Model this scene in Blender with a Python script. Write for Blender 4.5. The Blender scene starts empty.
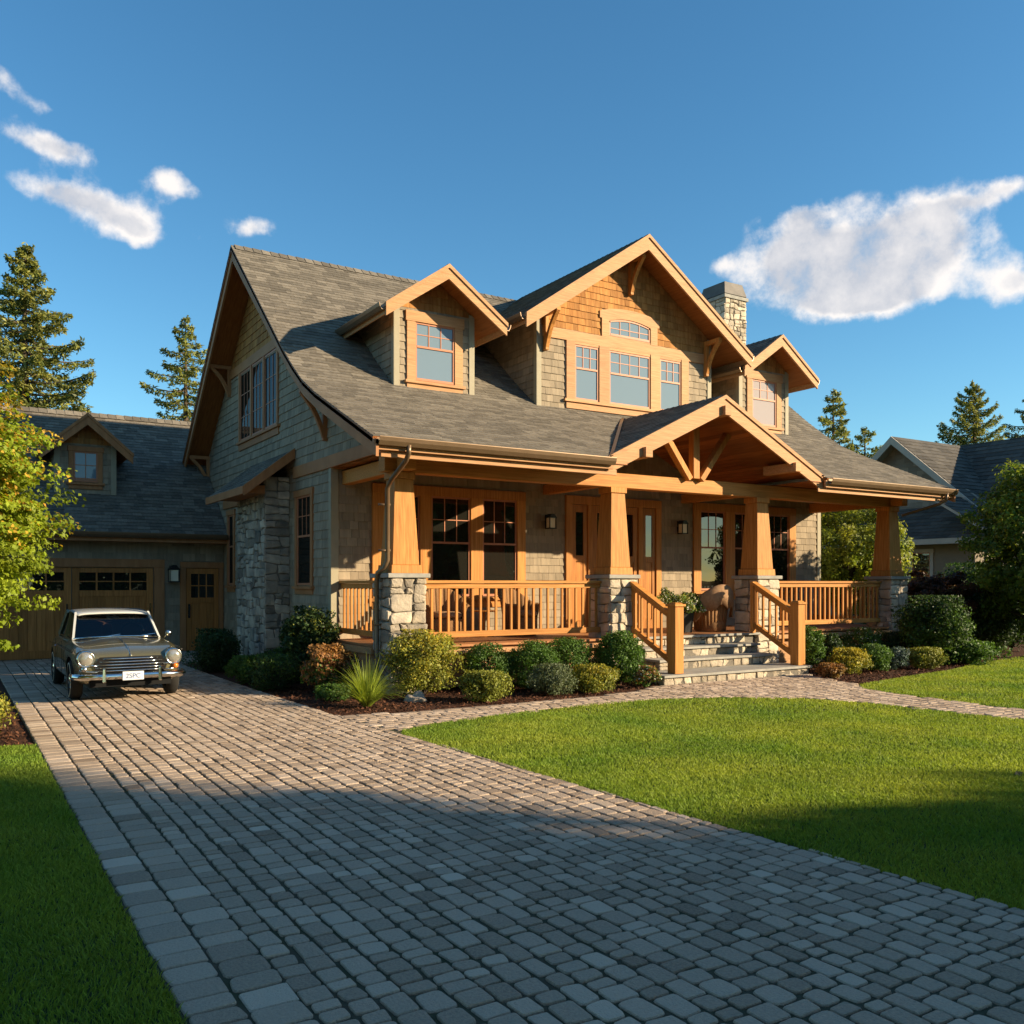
import bpy, bmesh, math, random
import numpy as np
from mathutils import Vector, Matrix
R = math.radians
rng = random.Random(7); nr = np.random.default_rng(11)
scene = bpy.context.scene
col = scene.collection

# ---------------------------------------------------------------- camera
FX, FY = 0.53, 0.848
cam_d = bpy.data.cameras.new('camera'); cam = bpy.data.objects.new('camera', cam_d); col.objects.link(cam)
cam.location = (0, 0, 1.95); cam.rotation_euler = (R(90), 0, -math.atan2(FX, FY))
cam_d.sensor_width = 36; cam_d.lens = 36*902/1024; cam_d.shift_y = 71/1024
cam_d.clip_start = 0.1; cam_d.clip_end = 2000
scene.camera = cam
# ---------------------------------------------------------------- sun and sky
SV = Vector((2.55, -2.3, 1.16)).normalized()           # towards the sun
elev = math.asin(SV.z); azim = math.atan2(SV.x, SV.y)
sd = bpy.data.lights.new('sun', 'SUN'); sd.energy = 5.0; sd.angle = R(0.55); sd.color = (1.0, 0.81, 0.55)
so = bpy.data.objects.new('sun', sd); col.objects.link(so); so.rotation_euler = SV.to_track_quat('Z', 'Y').to_euler(); so.location = (30, -30, 30)
world = bpy.data.worlds.new('World'); scene.world = world; world.use_nodes = True
scene.view_settings.view_transform = 'Standard'; scene.view_settings.look = 'None'
scene.view_settings.exposure = 1.16; scene.view_settings.gamma = 1

class NT:
    def __init__(s, t): s.t = t; t.nodes.clear()
    def n(s, typ, **k):
        o = s.t.nodes.new(typ)
        for a, b in k.items():
            if a.startswith('i_'): o.inputs[a[2:].replace('_', ' ')].default_value = b
            else: setattr(o, a, b)
        return o
    def l(s, a, b): s.t.links.new(a, b)
    def math(s, op, a, b=None, c=None, clamp=False):
        o = s.n('ShaderNodeMath', operation=op); o.use_clamp = clamp
        for i, x in enumerate((a, b, c)):
            if x is None: continue
            if hasattr(x, 'is_linked'): s.l(x, o.inputs[i])
            else: o.inputs[i].default_value = x
        return o.outputs[0]
    def mix(s, f, a, b, mode='MIX'):
        o = s.n('ShaderNodeMix', data_type='RGBA', blend_type=mode)
        for k, x in ((0, f), (6, a), (7, b)):
            if hasattr(x, 'is_linked'): s.l(x, o.inputs[k])
            elif k == 0: o.inputs[0].default_value = x
            else: o.inputs[k].default_value = (*x, 1) if len(x) == 3 else x
        return o.outputs[2]

def build_world():
    w = NT(world.node_tree)
    sky = w.n('ShaderNodeTexSky', sky_type='NISHITA'); sky.sun_disc = False
    sky.sun_elevation = elev; sky.sun_rotation = azim
    sky.air_density = 1.0; sky.dust_density = 0.25; sky.ozone_density = 3.0
    tc = w.n('ShaderNodeTexCoord'); sx = w.n('ShaderNodeSeparateXYZ'); w.l(tc.outputs['Generated'], sx.inputs[0])
    az = w.math('ARCTAN2', sx.outputs[0], sx.outputs[1]); el = w.math('ARCSINE', sx.outputs[2])
    nz = w.n('ShaderNodeTexNoise', noise_dimensions='3D'); nz.inputs['Scale'].default_value = 9; nz.inputs['Detail'].default_value = 9; nz.inputs['Roughness'].default_value = .6
    w.l(tc.outputs['Generated'], nz.inputs['Vector'])
    n2 = w.n('ShaderNodeTexNoise', noise_dimensions='3D'); n2.inputs['Scale'].default_value = 20; n2.inputs['Detail'].default_value = 8; n2.inputs['Roughness'].default_value = .6
    w.l(tc.outputs['Generated'], n2.inputs['Vector'])
    sc = w.n('ShaderNodeSeparateColor'); w.l(nz.outputs['Color'], sc.inputs[0])
    azw = w.math('ADD', az, w.math('MULTIPLY', w.math('SUBTRACT', sc.outputs[0], .5), .07))
    elw = w.math('ADD', el, w.math('MULTIPLY', w.math('SUBTRACT', sc.outputs[1], .5), .05))
    blobs = [  # azimuth offset and elevation from picture px, radii px, weight
        (862, 262, 88, 35, 1.15), (798, 258, 42, 36, 1.05), (915, 242, 52, 36, 1.05), (812, 216, 22, 9, .6), (962, 206, 38, 8, .6), (895, 298, 50, 11, .62), (840, 306, 46, 10, .6), (1000, 186, 34, 10, .85), (1010, 282, 36, 20, 1.0),
        (30, 138, 50, 15, .85), (75, 150, 32, 13, .7), (55, 192, 42, 15, .85), (105, 212, 50, 20, .9), (140, 228, 26, 12, .75), (170, 184, 28, 13, .9), (250, 223, 24, 10, .9), (0, 80, 20, 14, .6), (45, 103, 22, 8, .6), (196, 236, 12, 6, .5), (722, 265, 24, 8, .58)]
    tot = None
    for px, py, rx, ry, wt in blobs:
        u = (px-512)/902; v = (583-py)/902
        d = Vector((FX+u*FY, FY-u*FX, v)).normalized()
        a0 = math.atan2(d.x, d.y); e0 = math.asin(d.z); k = math.cos(math.atan(u))
        dx = w.math('DIVIDE', w.math('SUBTRACT', azw, a0), rx/902*k*k)
        dy = w.math('DIVIDE', w.math('SUBTRACT', elw, e0), ry/902*k)
        r2 = w.math('ADD', w.math('MULTIPLY', dx, dx), w.math('MULTIPLY', dy, dy))
        g = w.math('MULTIPLY', w.math('EXPONENT', w.math('MULTIPLY', r2, -.9)), wt)
        tot = g if tot is None else w.math('ADD', tot, g)
    # unseen cloud banks added behind and overhead to whiten the sky's fill light
    n3 = w.n('ShaderNodeTexNoise', noise_dimensions='3D'); n3.inputs['Scale'].default_value = 2.2; n3.inputs['Detail'].default_value = 6; w.l(tc.outputs['Generated'], n3.inputs['Vector'])
    fwd = w.math('ADD', w.math('MULTIPLY', sx.outputs[0], FX), w.math('MULTIPLY', sx.outputs[1], FY))
    away = w.n('ShaderNodeMapRange', interpolation_type='SMOOTHSTEP'); w.l(fwd, away.inputs[0]); away.inputs[1].default_value = .72; away.inputs[2].default_value = .45
    fill_bank = w.math('MULTIPLY', w.math('MULTIPLY', w.math('SUBTRACT', n3.outputs[0], .54), 5.0, clamp=True), away.outputs[0])
    sidem = w.n('ShaderNodeMapRange', interpolation_type='SMOOTHSTEP'); w.l(w.math('SUBTRACT', w.math('MULTIPLY', sx.outputs[2], 1.3), sx.outputs[0]), sidem.inputs[0]); sidem.inputs[1].default_value = .35; sidem.inputs[2].default_value = .7
    fill_bank = w.math('MULTIPLY', fill_bank, sidem.outputs[0])
    tot = w.math('MINIMUM', tot, 1.15); tot0 = tot
    tot = w.math('MAXIMUM', tot, fill_bank)
    gate = w.n('ShaderNodeMapRange', interpolation_type='SMOOTHSTEP'); w.l(tot, gate.inputs[0]); gate.inputs[1].default_value = .06; gate.inputs[2].default_value = .40
    dens = w.math('ADD', tot, w.math('MULTIPLY', gate.outputs[0], w.math('ADD', w.math('MULTIPLY', w.math('SUBTRACT', n2.outputs[0], .5), 2.2), w.math('MULTIPLY', w.math('SUBTRACT', sc.outputs[2], .5), .8))))
    mr = w.n('ShaderNodeMapRange', interpolation_type='SMOOTHSTEP'); w.l(dens, mr.inputs[0]); mr.inputs[1].default_value = .30; mr.inputs[2].default_value = 1.1
    thick = w.n('ShaderNodeMapRange', interpolation_type='SMOOTHSTEP'); w.l(w.math('ADD', tot, w.math('MULTIPLY', sc.outputs[2], .5)), thick.inputs[0]); thick.inputs[1].default_value = .95; thick.inputs[2].default_value = 1.6
    lum = w.math('ADD', thick.outputs[0], w.math('MULTIPLY', w.math('SUBTRACT', n2.outputs[0], .5), -2.4), clamp=True)
    ccol = w.mix(lum, (8.0, 7.5, 7.1), (4.6, 4.7, 5.1))
    hs = w.n('ShaderNodeHueSaturation'); hs.inputs['Saturation'].default_value = 1.16; hs.inputs['Value'].default_value = 1.45; w.l(sky.outputs[0], hs.inputs['Color'])
    skc = w.mix(1.0, hs.outputs[0], (.80, 1.0, .95), 'MULTIPLY')
    c = w.mix(w.math('MULTIPLY', mr.outputs[0], .93), skc, ccol)
    bg = w.n('ShaderNodeBackground'); bg.inputs[1].default_value = 0.062; w.l(c, bg.inputs[0])
    out = w.n('ShaderNodeOutputWorld'); w.l(bg.outputs[0], out.inputs[0])
build_world()

# ---------------------------------------------------------------- materials
def mat(name, c1, c2=None, rough=.7, scale=6, bump=0, bscale=40, metal=0, tone=.0, spec=.18, aniso=(1, 1, 1), trans=0, detail=5, coat=0, c3=None, tscale=0):
    """c1..c2 by noise; 'tone' face attribute shifts brightness; c3 picked by tone"""
    m = bpy.data.materials.new(name); m.use_nodes = True; w = NT(m.node_tree)
    b = w.n('ShaderNodeBsdfPrincipled'); out = w.n('ShaderNodeOutputMaterial')
    b.inputs['Roughness'].default_value = rough; b.inputs['Metallic'].default_value = metal
    b.inputs['Specular IOR Level'].default_value = spec; b.inputs['Coat Weight'].default_value = coat; b.inputs['Coat Roughness'].default_value = .05
    tc = w.n('ShaderNodeTexCoord'); mp = w.n('ShaderNodeMapping'); mp.inputs['Scale'].default_value = aniso; w.l(tc.outputs['Object'], mp.inputs[0])
    nz = w.n('ShaderNodeTexNoise'); nz.inputs['Scale'].default_value = scale; nz.inputs['Detail'].default_value = detail; w.l(mp.outputs[0], nz.inputs['Vector'])
    mr = w.n('ShaderNodeMapRange'); w.l(nz.outputs[0], mr.inputs[0]); mr.inputs[1].default_value = .3; mr.inputs[2].default_value = .7
    c = w.mix(mr.outputs[0], c1, c2 or c1)
    if tone or c3:
        at = w.n('ShaderNodeAttribute', attribute_name='tone')
        if c3:
            c = w.mix(w.math('MULTIPLY', at.outputs['Fac'], 1.0, clamp=True), c, c3)
        if tone:
            k = w.math('ADD', w.math('MULTIPLY', w.math('SUBTRACT', at.outputs['Fac'], .5), tone*2), 1.0)
            cc = w.n('ShaderNodeCombineColor'); [w.l(k, cc.inputs[i]) for i in range(3)]
            c = w.mix(1.0, c, cc.outputs[0], 'MULTIPLY')
    w.l(c, b.inputs['Base Color'])
    if bump:
        bz = w.n('ShaderNodeTexNoise'); bz.inputs['Scale'].default_value = bscale; bz.inputs['Detail'].default_value = 6; w.l(mp.outputs[0], bz.inputs['Vector'])
        bp = w.n('ShaderNodeBump'); bp.inputs['Strength'].default_value = 1; bp.inputs['Distance'].default_value = bump; w.l(bz.outputs[0], bp.inputs['Height']); w.l(bp.outputs[0], b.inputs['Normal'])
    if trans:
        t = w.n('ShaderNodeBsdfTranslucent'); tcv = w.mix(1.0, c, (1.3, 1.25, .7), 'MULTIPLY'); w.l(tcv, t.inputs[0])
        mx = w.n('ShaderNodeMixShader'); mx.inputs[0].default_value = trans; w.l(b.outputs[0], mx.inputs[1]); w.l(t.outputs[0], mx.inputs[2]); w.l(mx.outputs[0], out.inputs[0])
    else: w.l(b.outputs[0], out.inputs[0])
    return m

def glass(name, tint, refl):
    m = bpy.data.materials.new(name); m.use_nodes = True; w = NT(m.node_tree)
    d = w.n('ShaderNodeBsdfPrincipled'); d.inputs['Base Color'].default_value = (*tint, 1); d.inputs['Roughness'].default_value = .4; d.inputs['Specular IOR Level'].default_value = 0
    tc = w.n('ShaderNodeTexCoord'); nz = w.n('ShaderNodeTexNoise'); nz.inputs['Scale'].default_value = 1.6; nz.inputs['Detail'].default_value = 1; w.l(tc.outputs['Object'], nz.inputs['Vector'])
    bp = w.n('ShaderNodeBump'); bp.inputs['Strength'].default_value = .5; bp.inputs['Distance'].default_value = .01; w.l(nz.outputs[0], bp.inputs['Height'])
    g = w.n('ShaderNodeBsdfGlossy'); g.inputs['Roughness'].default_value = .015; g.inputs['Color'].default_value = (.95, .97, 1, 1); w.l(bp.outputs[0], g.inputs['Normal'])
    mx = w.n('ShaderNodeMixShader'); mx.inputs[0].default_value = refl; w.l(d.outputs[0], mx.inputs[1]); w.l(g.outputs[0], mx.inputs[2])
    out = w.n('ShaderNodeOutputMaterial'); w.l(mx.outputs[0], out.inputs[0]); return m

M = {}
M['wood'] = mat('stained_cedar', (.54, .242, .065), (.34, .138, .030), .55, 3, .002, 20, tone=.14, aniso=(11, 11, .5), spec=.15, detail=8)
M['woodx'] = mat('stained_cedar_beam', (.54, .242, .065), (.34, .138, .030), .55, 3, .002, 20, tone=.14, aniso=(.5, 11, 11), spec=.15, detail=8)
M['woodh'] = mat('cedar_trim', (.52, .285, .132), (.38, .185, .078), .6, 4, .002, 24, tone=.14, aniso=(.5, 5, 9), detail=8)
M['sash'] = mat('window_sash', (.46, .19, .10), (.40, .16, .08), .45, 4, 0)
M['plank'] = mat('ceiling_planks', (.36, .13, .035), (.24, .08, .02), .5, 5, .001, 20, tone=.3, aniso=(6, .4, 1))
M['rake'] = mat('weathered_fascia', (.42, .19, .078), (.32, .14, .055), .6, 3, .0012, 25, aniso=(3, .6, .6))
M['door'] = mat('door_wood', (.46, .185, .035), (.25, .09, .018), .4, 3, .001, 30, tone=.14, aniso=(10, 10, .5), detail=8)
M['gdoor'] = mat('garage_door_wood', (.50, .20, .055), (.30, .115, .028), .5, 3, .001, 30, tone=.18, aniso=(10, 10, .5), detail=8)
M['siding'] = mat('grey_green_shingle', (.315, .25, .172), (.235, .19, .132), .85, 5, .003, 40, tone=.18, aniso=(3, 3, .35))
M['cedar'] = mat('brown_cedar_shingle', (.42, .205, .065), (.29, .125, .035), .8, 5, .003, 40, tone=.22, aniso=(3, 3, .35))
M['corner'] = mat('painted_corner_board', (.33, .29, .20), (.30, .26, .18), .6, 5, .001, 30)
M['roof'] = mat('asphalt_shingle', (.180, .155, .120), (.122, .106, .084), .92, 14, .004, 120, tone=.30, spec=.2, detail=7)
M['stone'] = mat('field_stone', (.46, .38, .28), (.23, .20, .165), .9, 4, .016, 22, tone=.42)
M['stonel'] = mat('pale_ledge_stone', (.52, .44, .33), (.36, .30, .225), .9, 7, .012, 20, tone=.34)
M['mortar'] = mat('mortar', (.20, .175, .14), (.13, .115, .095), .95, 20, .004, 50)
M['cap'] = mat('bluestone_cap', (.34, .32, .28), (.25, .24, .21), .8, 6, .003, 40)
M['metal'] = mat('bronze_gutter', (.20, .13, .075), (.17, .11, .06), .38, 5, 0, metal=.5, spec=.5)
M['darkmetal'] = mat('dark_metal', (.02, .02, .02), (.03, .03, .03), .4, 5, metal=.6)
M['lead'] = mat('chimney_cap_metal', (.15, .135, .12), (.11, .10, .09), .6, 4, .001, 20, metal=.3)
M['glassU'] = glass('sky_tinted_window_glass', (.15, .205, .25), .035)  # blue of the reflected sky is painted into the base colour
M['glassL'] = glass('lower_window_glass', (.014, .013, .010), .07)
M['glassR'] = glass('pale_window_glass', (.34, .29, .275), .03)  # even pale warm base colour with a faint gloss
M['milk'] = mat('lamp_glass', (.75, .66, .48), None, .3)
M['paver'] = mat('concrete_paver', (.50, .36, .245), (.30, .225, .165), .9, 60, .010, 80, tone=.34, c3=(.42, .33, .25), detail=8)
M['paverj'] = mat('joint_sand', (.10, .08, .055), (.055, .06, .03), .95, 3, .006, 60)
M['soil'] = mat('lawn_soil', (.035, .065, .012), (.05, .05, .02), .95, 5, .01, 40)
M['earth'] = mat('ground_grass', (.05, .085, .02), (.035, .06, .016), .95, .8, .02, 10)
M['mulch'] = mat('bark_mulch', (.085, .035, .018), (.05, .022, .012), .95, 14, .03, 30)
M['chip'] = mat('bark_chips', (.12, .05, .026), (.07, .03, .016), .9, 20, tone=.5)
M['grass'] = mat('lawn_blades', (.31, .36, .045), (.14, .24, .026), .6, .7, tone=.30, trans=.35, spec=.25, detail=5)
M['wicker'] = mat('wicker', (.30, .16, .07), (.16, .08, .03), .7, 60, .006, 90, aniso=(1, 1, 3))
M['cloth'] = mat('brown_woven_cloth', (.36, .22, .12), (.26, .15, .08), .9, 20, .002, 80)
M['bark'] = mat('tree_bark', (.10, .075, .05), (.05, .038, .028), .95, 8, .03, 14, aniso=(2, 2, .5))
M['rock'] = mat('boulder', (.36, .30, .24), (.25, .21, .17), .9, 4, .02, 12)
def leafmat(name, c1, c2, c3=None, tone=.45, trans=.3): return mat(name, c1, c2, .55, 1.3, tone=tone, trans=trans, spec=.3, c3=c3, detail=3)
M['box'] = leafmat('boxwood_leaves', (.075, .145, .020), (.05, .11, .016))
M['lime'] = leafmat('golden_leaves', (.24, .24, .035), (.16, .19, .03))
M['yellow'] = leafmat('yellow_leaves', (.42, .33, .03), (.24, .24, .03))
M['grey'] = leafmat('grey_green_leaves', (.14, .17, .09), (.10, .13, .06))
M['blue'] = leafmat('blue_grey_leaves', (.09, .13, .12), (.06, .10, .09))
M['dark'] = leafmat('dark_leaves', (.04, .075, .02), (.026, .052, .015))
M['green'] = leafmat('mid_green_leaves', (.085, .16, .025), (.055, .11, .02))
M['russet'] = leafmat('russet_leaves', (.36, .15, .05), (.14, .11, .03))
M['redl'] = leafmat('dark_red_leaves', (.10, .04, .022), (.055, .03, .016))
M['maple'] = leafmat('maple_leaves', (.26, .31, .022), (.15, .22, .016), c3=None, trans=.45)
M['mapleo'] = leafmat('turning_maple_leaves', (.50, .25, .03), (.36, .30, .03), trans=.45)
M['conif'] = leafmat('conifer_needles', (.17, .19, .055), (.10, .13, .04), trans=.3)
M['conifg'] = leafmat('painted_sunlit_needles', (.34, .32, .075), (.20, .22, .055), trans=.35)  # brighter copy of the needles, sunlight painted into the colour
M['tree'] = leafmat('tree_leaves', (.13, .20, .028), (.08, .14, .02), trans=.38)
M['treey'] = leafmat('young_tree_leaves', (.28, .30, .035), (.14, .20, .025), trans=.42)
M['ornam'] = leafmat('ornamental_grass_blades', (.33, .38, .05), (.20, .28, .035), tone=.3, trans=.4)
M['flower'] = mat('white_petals', (.75, .72, .6), None, .7, trans=.3)
M['trimw'] = mat('pale_painted_trim', (.42, .37, .30), (.38, .33, .27), .6, 4)
M['nroof'] = mat('neighbour_shingles', (.10, .088, .072), (.07, .064, .056), .92, 6, .004, 60, tone=.3, spec=.2)
M['nwall'] = mat('neighbour_siding', (.26, .215, .16), (.22, .18, .135), .85, 4, .002, 20, tone=.2)
M['paint'] = mat('champagne_car_paint', (.20, .175, .09), (.18, .16, .08), .24, 3, metal=.55, coat=.9, spec=.5)
M['roofp'] = mat('pale_car_roof_paint', (.50, .50, .47), None, .25, 3, coat=.8)
M['chrome'] = mat('chrome', (.72, .70, .66), None, .12, 3, metal=1)
M['rubber'] = mat('tyre_rubber', (.018, .017, .016), (.026, .025, .023), .85, 8)
M['black'] = mat('matt_black_and_shade', (.008, .008, .008), None, .8)
M['carglass'] = glass('car_glass', (.012, .014, .016), .14)
def see_glass():
    m_ = M['carglass']; w = NT(m_.node_tree); t = w.n('ShaderNodeBsdfTransparent'); t.inputs[0].default_value = (.55, .6, .6, 1); g = w.n('ShaderNodeBsdfGlossy'); g.inputs['Roughness'].default_value = .01; fr = w.n('ShaderNodeFresnel'); fr.inputs[0].default_value = 1.7
    mx = w.n('ShaderNodeMixShader'); w.l(fr.outputs[0], mx.inputs[0]); w.l(t.outputs[0], mx.inputs[1]); w.l(g.outputs[0], mx.inputs[2]); out = w.n('ShaderNodeOutputMaterial'); w.l(mx.outputs[0], out.inputs[0])
see_glass()
M['seat'] = mat('car_seat_vinyl', (.10, .05, .03), (.08, .04, .025), .5, 5)
M['lens'] = mat('headlamp_lens', (.50, .48, .42), (.34, .33, .29), .12, 60, .002, 60, metal=.6, coat=1)
M['amber'] = mat('amber_lens', (.7, .18, .02), None, .2, coat=1)
M['plate'] = mat('number_plate', (.62, .64, .66), None, .5)
M['ink'] = mat('plate_ink', (.06, .10, .25), None, .5)

# ---------------------------------------------------------------- mesh builder
Z = Vector((0, 0, 1))
class Fr:
    def __init__(s, o, u, n, w=(0, 0, 1)): s.o = Vector(o); s.u = Vector(u).normalized(); s.n = Vector(n).normalized(); s.w = Vector(w).normalized()
    def p(s, a, b, c): return s.o + s.u*a + s.n*b + s.w*c
ID = Fr((0, 0, 0), (1, 0, 0), (0, 1, 0))
def front(Y): return Fr((0, Y, 0), (1, 0, 0), (0, -1, 0))      # a = X, b = towards the street
def left(X): return Fr((X, 0, 0), (0, 1, 0), (-1, 0, 0))       # a = Y, b = towards -X
class MB:
    def __init__(s): s.v = []; s.f = []; s.m = []; s.t = []; s.e = []
    def add(s, vs, fs, m=0, t=.5):
        k = len(s.v); s.e.append((k, len(s.f), len(vs), len(fs))); s.v.extend([tuple(v) for v in vs])
        for f in fs: s.f.append([i+k for i in f]); s.m.append(m); s.t.append(t)
    def box(s, fr, a0, a1, b0, b1, c0, c1, m=0, t=None):
        if t is None: t = rng.random()
        vs = [fr.p(a, b, c) for c in (c0, c1) for a, b in ((a0, b0), (a1, b0), (a1, b1), (a0, b1))]
        s.add(vs, [(3, 2, 1, 0), (4, 5, 6, 7), (0, 1, 5, 4), (1, 2, 6, 5), (2, 3, 7, 6), (3, 0, 4, 7)], m, t); return s
    def prism(s, fr, poly, b0, b1, m=0, t=None):
        if t is None: t = rng.random()
        n = len(poly); vs = [fr.p(a, b0, c) for a, c in poly]+[fr.p(a, b1, c) for a, c in poly]
        s.add(vs, [list(range(n))[::-1], list(range(n, 2*n))]+[(i, (i+1) % n, n+(i+1) % n, n+i) for i in range(n)], m, t); return s
    def taper(s, x, y, z0, z1, w0, w1, m=0, d0=None, d1=None):
        d0 = d0 or w0; d1 = d1 or w1
        vs = [(x+i*w/2, y+j*d/2, z) for z, w, d in ((z0, w0, d0), (z1, w1, d1)) for i, j in ((-1, -1), (1, -1), (1, 1), (-1, 1))]
        s.add(vs, [(3, 2, 1, 0), (4, 5, 6, 7), (0, 1, 5, 4), (1, 2, 6, 5), (2, 3, 7, 6), (3, 0, 4, 7)], m, rng.random()); return s
    def beam(s, p0, p1, w, h, m=0, up=Z):
        p0 = Vector(p0); p1 = Vector(p1); d = (p1-p0).normalized(); a = d.cross(Vector(up)).normalized(); b = a.cross(d)
        vs = [p+a*i*w/2+b*j*h/2 for p in (p0, p1) for i, j in ((-1, -1), (1, -1), (1, 1), (-1, 1))]
        s.add(vs, [(3, 2, 1, 0), (4, 5, 6, 7), (0, 1, 5, 4), (1, 2, 6, 5), (2, 3, 7, 6), (3, 0, 4, 7)], m, rng.random()); return s
    def tube(s, pts, r, seg=8, m=0, t=.5):
        pts = [Vector(p) for p in pts]; rs = r if isinstance(r, (list, tuple)) else [r]*len(pts); vs = []; fs = []
        pa = None
        for i, p in enumerate(pts):
            d = (pts[min(i+1, len(pts)-1)]-pts[max(i-1, 0)]).normalized()
            a = (pa - d*pa.dot(d)) if pa is not None else d.orthogonal()
            if a.length < 1e-5: a = d.orthogonal()
            a.normalize(); pa = a; b = d.cross(a)
            for k in range(seg):
                q = 2*math.pi*k/seg; vs.append(p+a*math.cos(q)*rs[i]+b*math.sin(q)*rs[i])
        for i in range(len(pts)-1):
            for k in range(seg): fs.append((i*seg+k, i*seg+(k+1) % seg, (i+1)*seg+(k+1) % seg, (i+1)*seg+k))
        fs.append(tuple(range(seg))[::-1]); fs.append(tuple((len(pts)-1)*seg+k for k in range(seg)))
        s.add(vs, fs, m, t); return s
    def lathe(s, c, axis, prof, seg=20, m=0, t=.5):
        ax = Vector(axis).normalized(); a = ax.orthogonal().normalized(); b = ax.cross(a); c = Vector(c); vs = []; fs = []
        for r, h in prof:
            for k in range(seg):
                q = 2*math.pi*k/seg; vs.append(c+ax*h+(a*math.cos(q)+b*math.sin(q))*max(r, 1e-4))
        for i in range(len(prof)-1):
            for k in range(seg): fs.append((i*seg+k, i*seg+(k+1) % seg, (i+1)*seg+(k+1) % seg, (i+1)*seg+k))
        s.add(vs, fs, m, t); return s
    def pieces(s, tol=.012):
        """pieces that touch stay together, separate pieces become their own mesh"""
        bb = []
        for v0, f0, nv, nf in s.e:
            q = s.v[v0:v0+nv]; bb.append([min(c[i] for c in q)-tol for i in range(3)]+[max(c[i] for c in q)+tol for i in range(3)])
        g = list(range(len(bb)))
        def find(i):
            while g[i] != i: i = g[i]
            return i
        for i in range(len(bb)):
            for j in range(i):
                if all(bb[i][k] < bb[j][k+3] and bb[j][k] < bb[i][k+3] for k in range(3)): g[find(i)] = find(j)
        out = {}
        for i, (v0, f0, nv, nf) in enumerate(s.e):
            m_ = out.setdefault(find(i), MB()); m_.add(s.v[v0:v0+nv], [[k-v0 for k in f] for f in s.f[f0:f0+nf]], s.m[f0] if nf else 0, s.t[f0] if nf else .5)
        return list(out.values())
    def split(s, name, *a, **k): return [p.build(name, *a, **k) for p in s.pieces()]
    def build(s, name, mats, parent=None, bevel=0, smooth=False, recalc=True):
        me = bpy.data.meshes.new(name); me.from_pydata(s.v, [], s.f)
        for k in (mats if isinstance(mats, (list, tuple)) else [mats]): me.materials.append(M[k])
        me.polygons.foreach_set('material_index', s.m)
        at = me.attributes.new('tone', 'FLOAT', 'FACE'); at.data.foreach_set('value', s.t)
        if recalc:
            b = bmesh.new(); b.from_mesh(me); bmesh.ops.recalc_face_normals(b, faces=b.faces); b.to_mesh(me); b.free()
        if smooth: me.polygons.foreach_set('use_smooth', [True]*len(me.polygons))
        o = bpy.data.objects.new(name, me); col.objects.link(o)
        if parent: o.parent = parent; o.matrix_parent_inverse = Matrix.Translation(-parent.location) if parent.type == 'EMPTY' and parent.parent is None else Matrix.Translation(-abs_loc(parent))
        if bevel:
            md = o.modifiers.new('bevel', 'BEVEL'); md.width = bevel; md.segments = 1; md.limit_method = 'ANGLE'; md.angle_limit = R(40)
        return o
def abs_loc(o):
    l = Vector((0, 0, 0))
    while o: l = l+o.location+ (o.matrix_parent_inverse.translation if o.parent else Vector((0,0,0))); o = o.parent
    return l
def tag(o, label=None, cat=None, group=None, kind=None):
    for k, v in (('label', label), ('category', cat), ('group', group), ('kind', kind)):
        if v: o[k] = v
    return o
def thing(name, loc, label, cat, group=None):
    o = bpy.data.objects.new(name, None); o.empty_display_size = .3; col.objects.link(o); o.location = loc; return tag(o, label, cat, group)

def clip(poly, conv):
    """clip a polygon by a convex counter-clockwise polygon"""
    out = poly
    n = len(conv)
    for i in range(n):
        (x0, y0), (x1, y1) = conv[i], conv[(i+1) % n]; inp = out; out = []
        if not inp: return []
        def sd(p): return (x1-x0)*(p[1]-y0)-(y1-y0)*(p[0]-x0)
        for j in range(len(inp)):
            p, q = inp[j-1], inp[j]; a, b = sd(p), sd(q)
            if b >= 0:
                if a < 0: t = a/(a-b); out.append((p[0]+(q[0]-p[0])*t, p[1]+(q[1]-p[1])*t))
                out.append(q)
            elif a >= 0: t = a/(a-b); out.append((p[0]+(q[0]-p[0])*t, p[1]+(q[1]-p[1])*t))
    return out
def ccw(p):
    a = sum(p[i-1][0]*p[i][1]-p[i][0]*p[i-1][1] for i in range(len(p)))
    return p if a > 0 else p[::-1]
def shingles(mb, fr, polys, expo=.17, wr=(.12, .26), thick=.022, m=0, base=0., jag=.008, gap=.004, skip=()):
    polys = [ccw(p) for p in polys]; xs = [q[0] for p in polys for q in p]; ys = [q[1] for p in polys for q in p]
    t = min(ys)
    while t < max(ys):
        s = min(xs)-rng.random()*wr[1]
        while s < max(xs):
            w = rng.uniform(*wr); dj = rng.random()*jag; tn = rng.random(); th = thick*rng.uniform(.8, 1.15)
            s0, s1 = s, s+w
            for k in skip:
                if k[2] < t+expo*.5 < k[3]:
                    if s0 < k[0] < s1: s1 = k[0]
                    elif s0 < k[1] < s1: s0 = k[1]
                    elif s0 >= k[0] and s1 <= k[1]: s1 = s0
            if s1-s0 > .012:
                q = [(s0+gap/2, t-dj), (s1-gap/2, t-dj), (s1-gap/2, t+expo-.002), (s0+gap/2, t+expo-.002)]
                for P in polys:
                    c = clip(q, P)
                    if len(c) < 3: continue
                    top = [fr.p(a, base+th*(1-.82*(b-t)/expo), b) for a, b in c]; bot = [fr.p(a, base-.002, b) for a, b in c]; n = len(c)
                    mb.add(top+bot, [list(range(n))]+[(i, n+i, n+(i+1) % n, (i+1) % n) for i in range(n)], m, tn)
            s += w
        t += expo

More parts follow.
